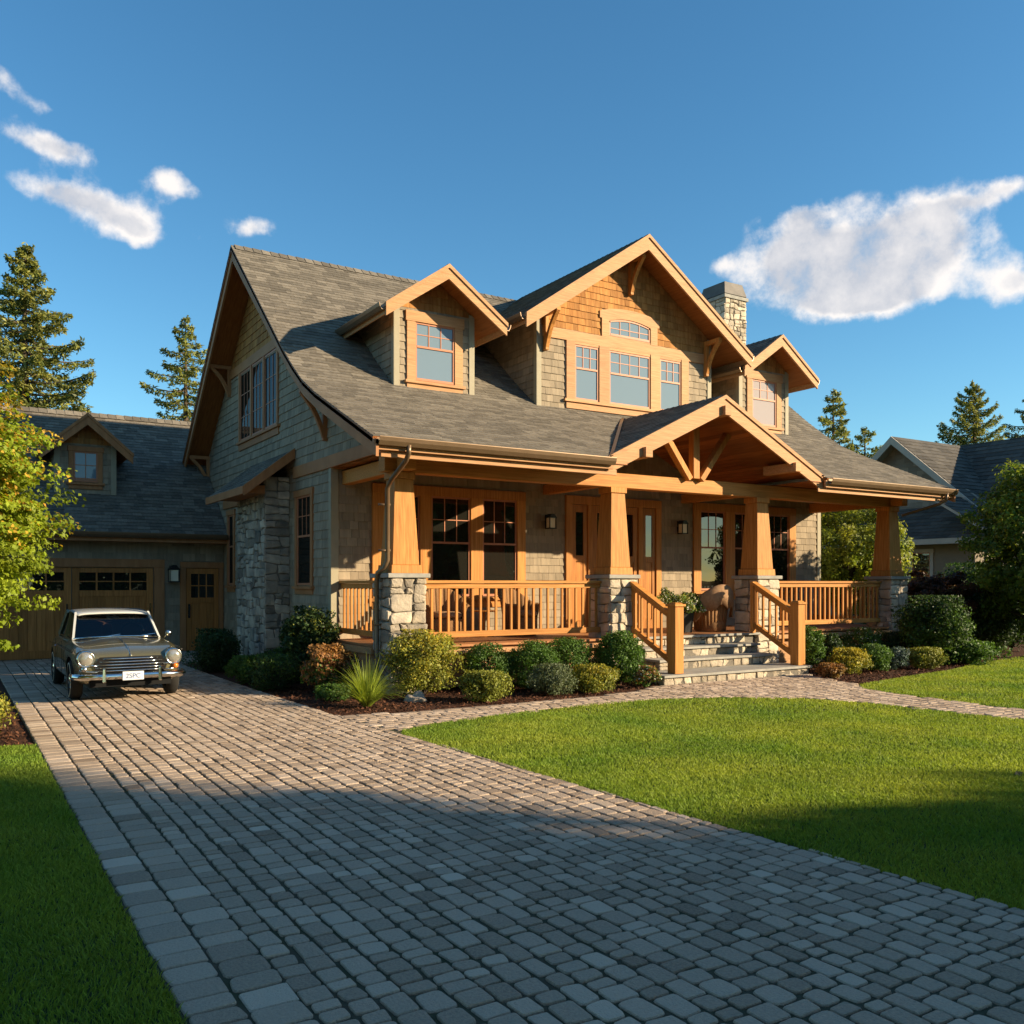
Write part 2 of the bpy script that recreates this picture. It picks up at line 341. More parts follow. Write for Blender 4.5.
def stone_face(mb, fr, w, h, size=.27, a0=0, c0=0, m=0, depth=.045, gap=.008, wide=1.15):
    """squared rubble: a random wall of blocks with knocked-off, uneven corners"""
    cells = []
    def cut(x0, x1, y0, y1, d=0):
        W, H = x1-x0, y1-y0; mx = size*rng.uniform(1.0, 1.9)*wide; my = size*rng.uniform(.75, 1.35)
        if W > mx or H > my:
            if W/wide > H*1.05 and W > mx*.8: k = x0+W*rng.uniform(.36, .64); cut(x0, k, y0, y1); cut(k, x1, y0, y1)
            else: k = y0+H*rng.uniform(.36, .64); cut(x0, x1, y0, k); cut(x0, x1, k, y1)
        else: cells.append((x0, x1, y0, y1))
    cut(0, w, 0, h)
    # shared corners move together
    mv = {}
    def J(x, y):
        k = (round(x, 3), round(y, 3))
        if k not in mv:
            sx = 0 if x < 1e-3 or x > w-1e-3 else 1; sy = 0 if y < 1e-3 or y > h-1e-3 else 1
            mv[k] = (x+sx*rng.uniform(-.16, .16)*size, y+sy*rng.uniform(-.13, .13)*size)
        return mv[k]
    for x0, x1, y0, y1 in cells:
        q = [J(x0, y0), J(x1, y0), J(x1, y1), J(x0, y1)]; cx = sum(v[0] for v in q)/4; cy = sum(v[1] for v in q)/4; pp = []
        for k in range(4):
            a, b, c = q[k-1], q[k], q[(k+1) % 4]; f1 = rng.uniform(.08, .28) if rng.random() < .7 else .05; f2 = rng.uniform(.08, .28) if rng.random() < .7 else .05
            p1 = (b[0]+(a[0]-b[0])*f1, b[1]+(a[1]-b[1])*f1); p2 = (b[0]+(c[0]-b[0])*f2, b[1]+(c[1]-b[1])*f2)
            pm = ((p1[0]+p2[0]+b[0]*1.2)/3.2, (p1[1]+p2[1]+b[1]*1.2)/3.2); md = ((b[0]+c[0])/2+rng.uniform(-.012, .012), (b[1]+c[1])/2+rng.uniform(-.012, .012))
            pp += [p1, pm, p2, md]
        def sh(v, g):
            d = math.hypot(v[0]-cx, v[1]-cy) or 1; k = max(0, 1-g/d); return (cx+(v[0]-cx)*k, cy+(v[1]-cy)*k)
        d1 = depth*rng.uniform(.45, 1.1); n = len(pp); tn = min(1.1, max(-.1, rng.gauss(.5, .30))); tx, ty = rng.uniform(-.10, .10), rng.uniform(-.10, .10)
        rings = []
        for g, k in ((gap, 0), (gap*1.3, .6), (gap*2.8, .92), (gap*7, 1.05)):
            for u in pp:
                v = sh(u, g); rings.append(fr.p(a0+v[0], (d1*k+((v[0]-cx)*tx+(v[1]-cy)*ty+rng.uniform(-.004, .004))*(k > 0)) if k else -.01, c0+v[1]))
        rings.append(fr.p(a0+cx, d1*1.08, c0+cy))
        fs = [(r*n+i, r*n+(i+1) % n, (r+1)*n+(i+1) % n, (r+1)*n+i) for r in (0, 1, 2) for i in range(n)]+[(3*n+i, 3*n+(i+1) % n, 4*n) for i in range(n)]
        mb.add(rings, fs, m, tn)
def stone_block(mb, x0, x1, y0, y1, z0, z1, size=.27, faces='fblr', m=0, mm=1):
    mb.box(ID, x0+.02, x1-.02, y0+.02, y1-.02, z0, z1-.002, mm)
    e = .018
    if 'f' in faces: stone_face(mb, Fr((x0, y0+e, z0), (1, 0, 0), (0, -1, 0)), x1-x0, z1-z0, size, m=m)
    if 'b' in faces: stone_face(mb, Fr((x0, y1-e, z0), (1, 0, 0), (0, 1, 0)), x1-x0, z1-z0, size, m=m)
    if 'l' in faces: stone_face(mb, Fr((x0+e, y0, z0), (0, 1, 0), (-1, 0, 0)), y1-y0, z1-z0, size, m=m)
    if 'r' in faces: stone_face(mb, Fr((x1-e, y0, z0), (0, 1, 0), (1, 0, 0)), y1-y0, z1-z0, size, m=m)

# ---------------------------------------------------------------- foliage
def fast_mesh(name, V, Fc, tones, mats, midx=None, parent=None, loc=(0, 0, 0)):
    me = bpy.data.meshes.new(name); k = Fc.shape[1]
    me.vertices.add(len(V)); me.vertices.foreach_set('co', V.astype(np.float32).ravel())
    me.loops.add(Fc.size); me.loops.foreach_set('vertex_index', Fc.astype(np.int32).ravel())
    me.polygons.add(len(Fc)); me.polygons.foreach_set('loop_start', np.arange(0, Fc.size, k, dtype=np.int32)); me.polygons.foreach_set('loop_total', np.full(len(Fc), k, dtype=np.int32))
    for q in mats: me.materials.append(M[q])
    if midx is not None: me.polygons.foreach_set('material_index', midx.astype(np.int32))
    me.update(calc_edges=True)
    at = me.attributes.new('tone', 'FLOAT', 'FACE'); at.data.foreach_set('value', tones.astype(np.float32))
    o = bpy.data.objects.new(name, me); col.objects.link(o)
    if parent: o.parent = parent
    o.location = loc
    return o
def unit(a): return a/np.maximum(np.linalg.norm(a, axis=1, keepdims=True), 1e-6)
def leaves(P, N, size, aspect=.55, jit=.8):
    """diamond leaves at points P facing roughly N -> verts, quads"""
    n = len(P); N = unit(N+nr.normal(0, jit, (n, 3))); T = unit(np.cross(N, nr.normal(0, 1, (n, 3)))); B = np.cross(N, T)
    s = (size*nr.uniform(.7, 1.3, n))[:, None] if np.isscalar(size) else size[:, None]
    V = np.empty((n, 4, 3)); V[:, 0] = P-T*s*.5; V[:, 1] = P+B*s*aspect*.5+N*s*.06; V[:, 2] = P+T*s*.5-N*s*.08; V[:, 3] = P-B*s*aspect*.5+N*s*.06
    return V.reshape(-1, 3), np.arange(4*n).reshape(-1, 4)
def clumps(C, r, per, shell=.75):
    """points scattered round clump centres C with radii r"""
    n = len(C); D = unit(nr.normal(0, 1, (n*per, 3))); rad = np.repeat(r, per)*(shell+(1-shell)*nr.random(n*per))**1.0*nr.uniform(.55, 1, n*per)
    P = np.repeat(C, per, 0)+D*rad[:, None]*np.array([1, 1, .8]); return P, D, np.repeat(nr.random(n), per)
def shrub(name, x, y, w, h, mt, label, cat='shrub', group=None, leaf=.045, n=3600, lump=.12, top='round', mt2=None, f2=.0, base=.0, flower=0):
    """low bush: leaf shell over uneven ellipsoid, twiggy stems below"""
    root = thing(name, (x, y, 0), label, cat, group)
    rx = w/2; cz = h*.5
    n = int(n*2.1); k = max(14, int(n/100)); D = unit(nr.normal(0, 1, (k, 3))); D[:, 2] = np.where(nr.random(k) < .62, np.abs(D[:, 2]), -np.abs(D[:, 2])*.9)
    C = D*np.array([rx*.76, rx*.76, h*.40])*(1+nr.normal(0, lump, (k, 1)))+np.array([0, 0, cz])
    rr = (rx*.32+nr.random(k)*rx*.12)*np.ones(k)
    P, N, cl = clumps(C, rr, n//k); P[:, 2] = np.maximum(P[:, 2], .02+nr.random(len(P))*.03)
    over = P[:, 2] > h; P[over, 2] = h-nr.random(over.sum())*.06
    N = unit(N+unit(P-np.array([0, 0, cz*.7]))*1.0)
    V, Fc = leaves(P, N, leaf)
    tn = np.clip(.5+(cl-.5)*.55+nr.normal(0, .16, len(P)), 0, 1)
    mi = np.zeros(len(P), int); mats = [mt]
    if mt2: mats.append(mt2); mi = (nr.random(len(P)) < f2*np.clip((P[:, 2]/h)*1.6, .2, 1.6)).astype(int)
    if flower: mats.append('flower'); mi[(nr.random(len(P)) < flower) & (P[:, 2] > h*.4)] = len(mats)-1
    fast_mesh('foliage', V, Fc, tn, mats, mi, root)
    mb = MB()
    for i in range(9):
        a = i*2.4; e = Vector((math.cos(a)*rx*.62, math.sin(a)*rx*.62, h*rng.uniform(.5, .8)))
        mb.tube([(0, 0, 0), e*.5+Vector((0, 0, -.02)), e], [.018, .012, .005], 5)
    s_ = mb.build('stem', 'bark'); s_.parent = root
    return root
def tree(name, x, y, h, crown, mt, label, trunk_h=1.0, trunk_r=.1, leaf=.09, n=16000, group=None, mt2=None, f2=0, cat='tree', pad=False, density=1.0, clump_r=.45, lean=0, shell=.3, seed=0):
    """broadleaf tree: tapered trunk, limbs, leaf clumps; crown=(rx,ry,rz,cz)"""
    root = thing(name, (x, y, 0), label, cat, group)
    rx, ry, rz, cz = crown; k = int(n/130)
    D = unit(nr.normal(0, 1, (k, 3))); rad = (shell+(1-shell)*nr.random(k)**.45)
    C = D*rad[:, None]*np.array([rx, ry, rz])*(1+nr.normal(0, .08, (k, 1)))+np.array([lean, 0, cz])
    rr = clump_r*nr.uniform(.55, 1.2, k)
    P, N, cl = clumps(C, rr, 130)
    if pad: P[:, 2] = np.repeat(C[:, 2], 130)+(P[:, 2]-np.repeat(C[:, 2], 130))*.38-.25*(np.linalg.norm(P[:, :2]-np.repeat(C[:, :2], 130, 0), axis=1)); N = N*.3+np.array([0, 0, 1])
    P[:, 2] = np.maximum(P[:, 2], .1)
    V, Fc = leaves(P, N*.6+unit(P-np.array([lean, 0, cz-rz*.4])), leaf, .6 if not pad else .75)
    tn = np.clip(.5+(cl-.5)*.6+nr.normal(0, .17, len(P)), 0, 1); mats = [mt]; mi = np.zeros(len(P), int)
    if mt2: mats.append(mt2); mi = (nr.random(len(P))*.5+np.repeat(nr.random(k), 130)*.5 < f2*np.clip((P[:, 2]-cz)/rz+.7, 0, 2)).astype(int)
    fast_mesh('crown', V, Fc, tn, mats, mi, root)
    mb = MB(); top = Vector((lean, 0, cz+rz*.45))
    mb.tube([(0, 0, -.05), (0.03, .02, trunk_h), (lean*.5, 0, cz), top], [trunk_r*1.3, trunk_r, trunk_r*.6, trunk_r*.15], 9)
    for i in range(0, k, max(1, k//34)):
        c = Vector(C[i]); z0 = min(trunk_h*.9+(c.z*.25), c.z*.8); s0 = Vector((lean*.3, 0, z0))
        mb.tube([s0, s0.lerp(c, .55)+Vector((0, 0, -.05)), c], [trunk_r*.42, trunk_r*.25, trunk_r*.06], 5)
    t_ = mb.build('trunk', 'bark', smooth=True); t_.parent = root
    return root
def conifer(name, x, y, h, r, mt, label, group='conifers behind the houses', mt2=None, nb=95, droop=.30, bare=.12, spr=.42, dens=1.0, tipup=.38):
    root = thing(name, (x, y, 0), label, 'tree', group)
    Ps = []; Ns = []; S = []; T = []; mb = MB()
    mb.tube([(0, 0, -.1), (0, 0, h*.5), (0, 0, h*.985)], [.02*h, .012*h, .02], 8)
    for i in range(nb):
        f = bare+(1-bare)*((i+rng.random())/nb)**.9; z = h*f; L = r*(1-f)**.72*rng.choice([.55, .75, .9, 1.0, 1.12, 1.25])+.12; a = i*2.399+rng.uniform(-.4, .4)
        d = Vector((math.cos(a), math.sin(a), 0)); tone = rng.random(); prev = []
        for j in range(6):
            s = j/5; prev.append(d*L*s+Vector((0, 0, z-droop*L*s+tipup*L*s*s+.25*L*0)))
        mb.tube(prev[::1], [max(.006, .03*L*(1-j/5.5)) for j in range(6)], 4)
        m = int((26+75*L)*dens*1.25)
        s = nr.random(m)**.8; base = np.array([list(d*L*q+Vector((0, 0, z-droop*L*q+tipup*L*q*q))) for q in s])
        side = np.array([-d.y, d.x, 0]); wd = spr*L*(1-s)*.75+.12
        off = nr.uniform(-1, 1, m)
        p = base+side[None]*(off*wd)[:, None]+np.array(d)[None]*(np.abs(off)*wd*.5)[:, None]; p[:, 2] += -np.abs(off)*wd*.28+nr.normal(0, .06, m)-nr.random(m)*.12*L**.5
        Ps.append(p); Ns.append(np.tile([0, 0, 1.], (m, 1))+side[None]*off[:, None]*.5); T.append(np.clip(tone*.5+.25+nr.normal(0, .17, m), 0, 1)); S.append(nr.uniform(.5, 1.2, m)*(.16+.007*h))
    P = np.vstack(Ps); N = np.vstack(Ns); s = np.concatenate(S); T = np.concatenate(T)
    V, Fc = leaves(P, N, s, .34, .7)
    mats = [mt]+([mt2] if mt2 else []); mi = (nr.random(len(P)) < .45).astype(int) if mt2 else None
    fast_mesh('crown', V, Fc, T, mats, mi, root)
    t_ = mb.build('trunk', 'bark', smooth=True); t_.parent = root
    return root

# ================================================================ GROUND
def sheet(name, poly, z, mt, kind='structure'):
    mb = MB(); mb.add([(x, y, z) for x, y in poly], [range(len(poly))]); o = mb.build(name, mt, recalc=False); tag(o, kind=kind); return o
sheet('ground', [(-500, -300), (700, -300), (700, 900), (-500, 900)], -.03, 'earth')
def edgeR(y): return float(np.interp(y, [0, 2.9, 4.5, 8, 10.6, 12.3, 15, 26], [5.5, 5.33, 5.23, 5.0, 4.86, 4.78, 4.68, 4.6]))
ys = list(np.linspace(-4, 12.2, 18))
DRIVE = [(.88, -5), (.88, 25.5), (4.6, 25.5), (6.5, 25.5), (6.5, 23.4), (4.6, 22.6)]+[(edgeR(y), y) for y in np.linspace(22, -5, 20)]
TOPL = [(5.0, 10.72), (5.57, 11.02), (7.01, 11.25), (8.83, 11.46), (9.97, 11.34), (11.0, 11.0), (12.04, 10.2), (12.53, 9.03), (12.8, 6.92), (12.85, -5)]
LAWN1 = TOPL[::-1]+[]; LAWN1 = [(edgeR(y), y) for y in np.linspace(-5, 10.4, 16)]+TOPL
LAWN2 = [(13.9, -5), (13.83, 8.5), (13.93, 9.65), (14.12, 10.56), (14.64, 10.99), (16.39, 11.36), (18.61, 11.72), (21.43, 12.53), (24.0, 13.0), (30, 14.5), (45, 17), (45, -5)]
LAWN0 = [(-9, -4), (.88, -4), (.88, 12.05), (.2, 12.3), (-9, 12.5)]
PATH = [(4.9, 10.5)]+TOPL+[(13.9, -5), (13.83, 8.5), (13.93, 9.65), (14.12, 10.56), (14.64, 10.99), (14.85, 11.9), (15.4, 12.9), (11.35, 12.9), (10.4, 12.42), (9.37, 12.2), (8.11, 12.13), (6.0, 12.2), (4.75, 12.35)]
sheet('joint_sand', DRIVE, .021, 'paverj'); sheet('path_sand', PATH, .024, 'paverj')
for nm, pl in (('lawn_soil', LAWN1), ('lawn_soil', LAWN2), ('lawn_soil', LAWN0)): sheet(nm, pl, .016, 'soil')
sheet('mulch_bed', [(4.5, 12.1), (6.5, 12.0), (11.6, 12.0), (15, 12.2), (14.5, 10.9), (18.6, 11.5), (24, 12.8), (40, 16), (40, 22), (22, 17), (6.6, 17.2), (6.6, 23.5), (4.5, 23)], .002, 'mulch')
sheet('mulch_bed', [(-9, 12.2), (.9, 11.9), (.9, 25.4), (-9, 25.4)], .001, 'mulch')
def inpoly(P, poly):
    x, y = P[:, 0], P[:, 1]; r = np.zeros(len(P), bool); n = len(poly)
    for i in range(n):
        x0, y0 = poly[i-1]; x1, y1 = poly[i]
        if y0 == y1: continue
        c = ((y0 > y) != (y1 > y)) & (x < (x1-x0)*(y-y0)/(y1-y0)+x0); r ^= c
    return r
def paver(mb, cx, cy, w, d, ang=0, z=.034):
    """one tumbled paver with worn corners"""
    ca, sa = math.cos(ang), math.sin(ang); g = rng.uniform(.0035, .0075); w2, d2 = w/2-g, d/2-g; r = min(w, d)*rng.uniform(.05, .22); pts = []
    for sx, sy in ((1, 1), (-1, 1), (-1, -1), (1, -1)):
        j = rng.uniform(-.009, .003); k = rng.uniform(-.009, .003)
        ex, ey = sx*(w2+j), sy*(d2+k)
        q = [(ex, ey-sy*r), (ex-sx*r*.28, ey-sy*r*.28), (ex-sx*r, ey)]
        pts += q if sx*sy > 0 else q[::-1]
    n = len(pts); zz = z+rng.uniform(-.0022, .0022); tx, ty = rng.uniform(-.012, .012), rng.uniform(-.012, .012); V = []
    for k, dz in ((1, -.03), (1, -.008), (.955, -.001), (.8, .0008)):
        for a, b in pts: V.append((cx+(a*ca-b*sa)*k, cy+(a*sa+b*ca)*k, zz+dz+a*tx+b*ty))
    fs = [(r_*n+i, r_*n+(i+1) % n, (r_+1)*n+(i+1) % n, (r_+1)*n+i) for r_ in range(3) for i in range(n)]+[tuple(range(3*n, 4*n))]
    mb.add(V, fs, 0, min(1, max(0, rng.gauss(.45, .20))))
def paving():
    mb = MB(); x = .88+.505; n = 0
    while x < 6.4:
        wd = rng.choice([.135, .15, .165]); y = -1.2-rng.random()*.2; wav = rng.uniform(0, 6)
        while y < 25.42:
            d = rng.choice([.10, .12, .14, .16, .19, .21]); d = min(d, 25.46-y)
            xc = x+wd/2; lim = edgeR(y) if y < 22.4 else 6.4
            if d > .07 and xc-wd*.5 < lim: 
                ww = wd if xc+wd*.5 < lim+.02 else max(.06, lim+.02-(xc-wd*.5))
                paver(mb, xc-wd*.5+ww/2+rng.uniform(-.004, .004)+.012*math.sin(y*.9+wav*0), y+d/2, ww+rng.uniform(-.012, .004), d, rng.uniform(-.045, .045))
            y += d
        x += wd; n += 1
    for k in range(2):
        y = -1.2
        while y < 25.4:
            d = rng.uniform(.15, .24) ; paver(mb, .885+.125+.25*k, y+d/2, .25, d); y += d
    tag(mb.build('driveway', 'paver', recalc=False), kind='structure')
    mb = MB(); y = 4.5; n = 0
    while y < 12.85:
        d = .16; x = 4.6+(n % 2)*.12
        while x < 15.4:
            w = rng.choice([.2, .24, .28]); p = np.array([[x+w/2, y+d/2]])
            if inpoly(p, PATH)[0] and x+w/2 > edgeR(y)+.02: paver(mb, x+w/2, y+d/2, w, d, z=.036)
            x += w
        y += d; n += 1
    tag(mb.build('path', 'paver', recalc=False), kind='structure')
paving()

def lawn(name, poly, extra=0):
    xs = [p[0] for p in poly]; ys = [p[1] for p in poly]; x0, x1, y0, y1 = max(min(xs), -7), min(max(xs), 38), max(min(ys), 1.5), max(ys)
    P = []
    cell = .5
    for cx in np.arange(x0, x1, cell):
        for cy in np.arange(y0, y1, cell):
            dep = cx*FX+cy*FY; lat = cx*FY-cy*FX
            if dep < 2.6 or abs(lat) > dep*.62+1.2: continue
            dn = 7500 if dep < 6 else 5600 if dep < 9 else 3600 if dep < 13 else 1700 if dep < 22 else 450
            m = int(dn*cell*cell); P.append(np.c_[nr.uniform(cx, cx+cell, m), nr.uniform(cy, cy+cell, m), np.full(m, dep)])
    P = np.vstack(P); P = P[inpoly(P+np.r_[0, 0, 0]*0, poly)]
    n = len(P); dep = P[:, 2]; base = np.c_[P[:, :2], np.full(n, .014)]
    a = nr.uniform(0, 2*np.pi, n); k = np.interp(dep, [4, 12, 25], [.8, 1.25, 2.5])
    patch = np.sin(P[:, 0]*1.7+np.sin(P[:, 1]*1.3)*2)*np.sin(P[:, 1]*2.1+P[:, 0]*.6)
    hgt = nr.uniform(.022, .044, n)*(1+.12*patch)*np.interp(dep, [4, 12, 25], [1, 1.05, 1.2]); w = .0042*k*nr.uniform(.7, 1.3, n)
    dx = np.c_[np.cos(a), np.sin(a), np.zeros(n)]*w[:, None]
    ln = np.c_[nr.normal(0, .45, n), nr.normal(0, .45, n), np.zeros(n)]*hgt[:, None]
    mid = base+ln*.35+np.c_[np.zeros((n, 2)), hgt*.6]; tip = base+ln+np.c_[np.zeros((n, 2)), hgt]
    V = np.stack([base-dx, base+dx, mid+dx*.75, tip, mid-dx*.75], 1).reshape(-1, 3)
    Fc = np.arange(5*n).reshape(-1, 5)
    stripe = np.sign(np.sin((P[:, 0]*.35+P[:, 1]*.94)*2*np.pi/1.1)); ln[:, :2] += stripe[:, None]*np.array([.94, -.35])*hgt[:, None]*.16; mid = base+ln*.35+np.c_[np.zeros((n, 2)), hgt*.6]; tip = base+ln+np.c_[np.zeros((n, 2)), hgt]; V = np.stack([base-dx, base+dx, mid+dx*.75, tip, mid-dx*.75], 1).reshape(-1, 3)
    dry = (nr.random(n) < .05)*.35
    o = fast_mesh(name, V, Fc, np.clip(.5+.10*patch+nr.normal(0, .2, n)+dry, 0, 1.2), ['grass'])
    tag(o, kind='stuff'); return o
tag(lawn('lawn_grass', LAWN1), 'mown green lawn between the paved driveway and the path', 'grass')
tag(lawn('lawn_grass', LAWN2), 'mown green lawn to the right of the curving path', 'grass')
tag(lawn('lawn_grass', LAWN0), 'mown grass strip left of the driveway', 'grass')
def mulch():
    n = 26000; P = np.c_[nr.uniform(4.6, 22, n), nr.uniform(11, 16.5, n)]
    keep = (~inpoly(P, PATH)) & (~inpoly(P, LAWN1)) & (~inpoly(P, LAWN2)) & (~inpoly(P, DRIVE)) & ((P[:, 1] < 14.3) | (P[:, 0] < 6.4)); P = P[keep]
    Q = np.c_[nr.uniform(-2, .85, 3000), nr.uniform(12.1, 16, 3000)]; P = np.vstack([P, Q])
    P3 = np.c_[P, nr.uniform(.01, .045, len(P))]
    V, Fc = leaves(P3, np.tile([0, 0, 1.], (len(P), 1)), nr.uniform(.03, .08, len(P)), .45, .45)
    tag(fast_mesh('mulch_chips', V, Fc, nr.random(len(P)), ['chip']), 'reddish brown bark mulch chips covering the planting beds', 'mulch', kind='stuff')
mulch()
# fallen leaves on the lawn
for x, y, s, lb in ((9.05, 4.95, .07, 'curled brown fallen leaf on shaded lawn, the farther of two'), (8.78, 4.72, .055, 'small rust fallen leaf on shaded lawn, the nearer of two')):
    mb = MB(); mb.add([(x-s, y, .05), (x-.2*s, y-s*.5, .035), (x+s*.8, y-.2*s, .06), (x+s*.2, y+s*.5, .07), (x, y, .045)], [(0, 1, 4), (1, 2, 4), (2, 3, 4), (3, 0, 4)])
    tag(mb.build('fallen_leaf', 'russet', recalc=False), lb, 'leaf', 'fallen leaves on the lawn')

# ================================================================ HOUSE
house = thing('craftsman_house', (13.8, 20, 0), 'shingled craftsman house with stone piers, timber porch and three front dormers', 'house')
XL, XR, YW, RL, RR = 6.5, 21.1, 17.2, 5.9, 21.72
PROF = [(13.55, 4.33), (16.3, 5.53), (17.0, 5.89), (17.6, 6.30), (18.2, 6.76), (22.2, 10.15)]
def zroof(y):
    if y > 22.2: return 10.15-.866*(y-22.2)
    return float(np.interp(y, [p[0] for p in PROF], [p[1] for p in PROF]))
PX, PZ, PS, PY0 = 13.8, 5.87, .49, 13.7          # portico ridge
def notch(y): return max(0, (PZ-.02-zroof(y))/PS)

def window(parent, fr, a0, a1, c0, c1, gl='glassL', bars=(3, 2), split=.42, trim=.13, sill=True, tops=True, name='window', single=False, pmat='woodh', arch=0):
    """trimmed sash window; a,c = opening.  frame and pane are children"""
    w = MB()
    if not arch and trim > .001:
        w.box(fr, a0-trim, a0, 0, .05, c0-(.03 if sill else trim), c1+.01); w.box(fr, a1, a1+trim, 0, .05, c0-(.03 if sill else trim), c1+.01)
        if tops: w.box(fr, a0-trim-.03, a1+trim+.03, 0, .062, c1, c1+trim*1.1)
    if sill: w.box(fr, a0-trim-.05, a1+trim+.05, 0, .095, c0-.08, c0-.02); w.box(fr, a0-trim, a1+trim, 0, .045, c0-.19, c0-.07)
    root = w.build(name, pmat, parent, bevel=.004) if w.v else None
    s = MB(); b0, b1 = -.02, .03; e = .038
    def arc(a): return arch*(1-((a-(a0+a1)/2)/((a1-a0)/2))**2) if arch else 0
    s.box(fr, a0, a0+e, b0, b1, c0, c1); s.box(fr, a1-e, a1, b0, b1, c0, c1); s.box(fr, a0+e, a1-e, b0, b1, c0, c0+e*1.3)
    if not arch: s.box(fr, a0+e, a1-e, b0, b1, c1-e, c1)
    ctop = c1; cs = c1-(c1-c0)*split if split else c0+e
    if split: s.box(fr, a0+e, a1-e, b0, b1+.004, cs-.022, cs+.022)
    nb, nh = bars
    for i in range(1, nb):
        x = a0+e+(a1-a0-2*e)*i/nb; s.box(fr, x-.009, x+.009, b0, b1-.008, cs+.02, ctop-e+arc(x))
    for j in range(1, nh):
        z = cs+(ctop-cs)*j/nh; s.box(fr, a0+e, a1-e, b0, b1-.011, z-.009, z+.009)
    pn = MB()
    if arch:
        N = 12; top = [(a0+(a1-a0)*i/N, c1+arc(a0+(a1-a0)*i/N)) for i in range(N+1)]
        for (x0, z0), (x1, z1) in zip(top, top[1:]): s.prism(fr, [(x0, z0-e), (x1, z1-e), (x1, z1+.012), (x0, z0+.012)], b0, b1, 0, .5)
        pn.prism(fr, [(a0+.005, c0+.005), (a1-.005, c0+.005)]+[(x, z-.01) for x, z in top[::-1]], .003, .010)
    else: pn.box(fr, a0+.004, a1-.004, .003, .010, c0+.004, c1-.004)
    r = root or parent
    s.build('frame', 'sash', r); pn.build('pane', gl, r)
    return root

